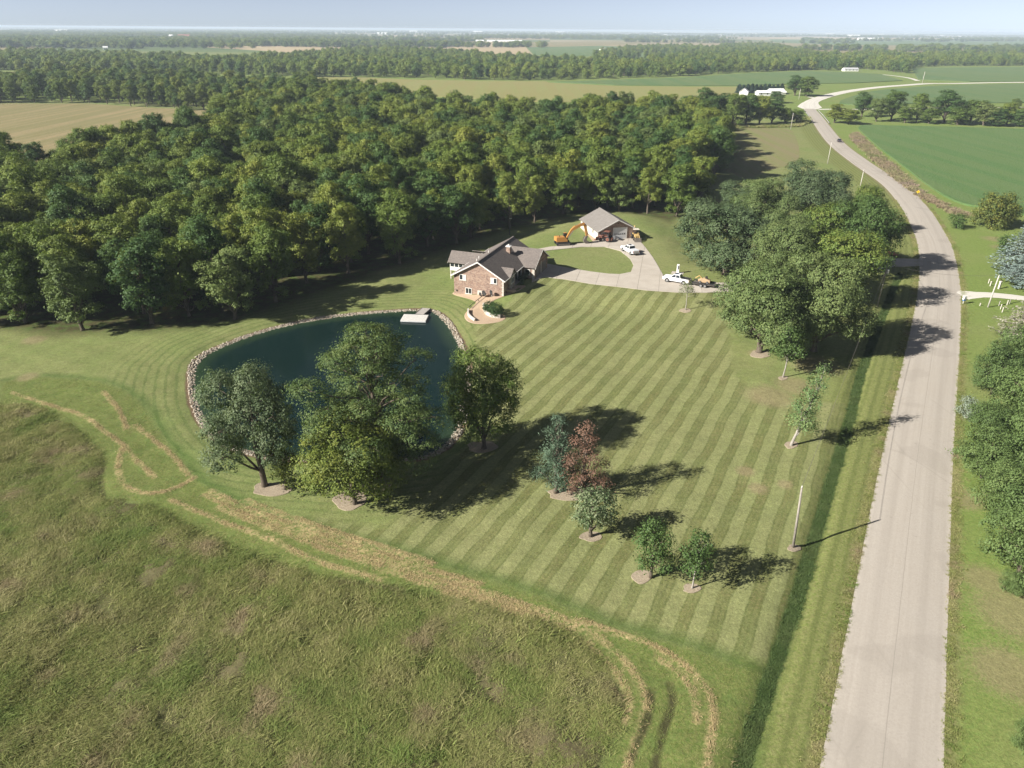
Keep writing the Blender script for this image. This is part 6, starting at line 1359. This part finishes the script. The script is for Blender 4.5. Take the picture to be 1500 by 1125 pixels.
farm(1147, 138, 4, 2.4, 1.8, .7, .1, 'little white stock trailer beside the long white shed', M_BRIGHT, 'stock_trailer', None, 'trailer', False)
farm(1245, 104.2, 20, 9, 2.6, 2.0, .05, 'low white house in the trees by the far soybean field', M_FARR, 'farmhouse', None, 'house')
farm(884, 77.5, 18, 12, 6, 5, .4, 'white farmhouse among dark trees above the far belt', M_BRIGHT, 'farmhouse', None, 'house')
farm(739, 61.6, 150, 16, 5, 3, -.03, 'very long white livestock barn on the stubble field', M_BRIGHT); farm(703, 61.4, 34, 15, 5, 3, -.03, 'shorter white barn at the end of the long livestock barn', M_BRIGHT)
farm(270, 55, 60, 22, 8, 6, .1, 'red-roofed barn in the western woods', M_FARRED); farm(251, 55.2, 18, 14, 8, 6, .1, 'white farmhouse beside the red-roofed barn', M_BRIGHT, 'farmhouse', None, 'house')
farm(332, 61.8, 16, 9, 4, 3, .2, 'white shed beside the pale field lane', M_BRIGHT); farm(155, 73, 10, 8, 5, 3, .5, 'tiny white house deep in the western tree belt', M_BRIGHT, 'farmhouse', None, 'house')
farm(1273, 58.6, 150, 22, 8, 5, 0, 'row of long white barns past the green eastern field', M_BRIGHT); farm(1250, 54.2, 120, 30, 12, 8, 0, 'white farm sheds on the eastern plain', M_BRIGHT)
for i, (px, py, w) in enumerate([(463, 52.5, 110), (606, 45.5 + 1.6, 240), (885, 53.0, 60), (1055, 52.5, 130), (1105, 50.8, 190), (1215, 50.2, 260), (1290, 51.0, 170), (1405, 54.0, 110), (1380, 52.6, 90), (1240, 52.5, 140), (560, 50.2, 200), (1170, 52.0, 150), (1330, 50.4, 300), (1460, 51.6, 220), (820, 48.6, 260), (960, 49.0, 240), (700, 48.2, 260), (90, 47.0, 240), (975, 52.0, 70), (895, 56.2, 36)]):
    farm(px, py, w * .5, max(20, w * .14), max(7, w * .05), max(4, w * .03), rf.uniform(-.1, .1), 'pale farm building on the far hazy plain', M_BRIGHT, win=False)
    bpy.data.objects[[o.name for o in bpy.data.objects if o.name.startswith('farm_building')][-1]]['group'] = 'far farm buildings'
# ------------------------------------------------------------------ the hazy air
n_ = Nodes('haze_air'); v = n_.n('ShaderNodeVolumePrincipled'); v.inputs['Color'].default_value = (.74, .87, 1.0, 1); v.inputs['Density'].default_value = .00012; v.inputs['Anisotropy'].default_value = 0.0
n_.t.links.new(v.outputs[0], n_.out.inputs['Volume'])
hz_ = MB().bx(-44000, 44000, -2900, 58000, -5, 51.5).build('haze', n_.m); tag(hz_, 'thin pale haze in the air over the whole plain', 'haze', kind='stuff')
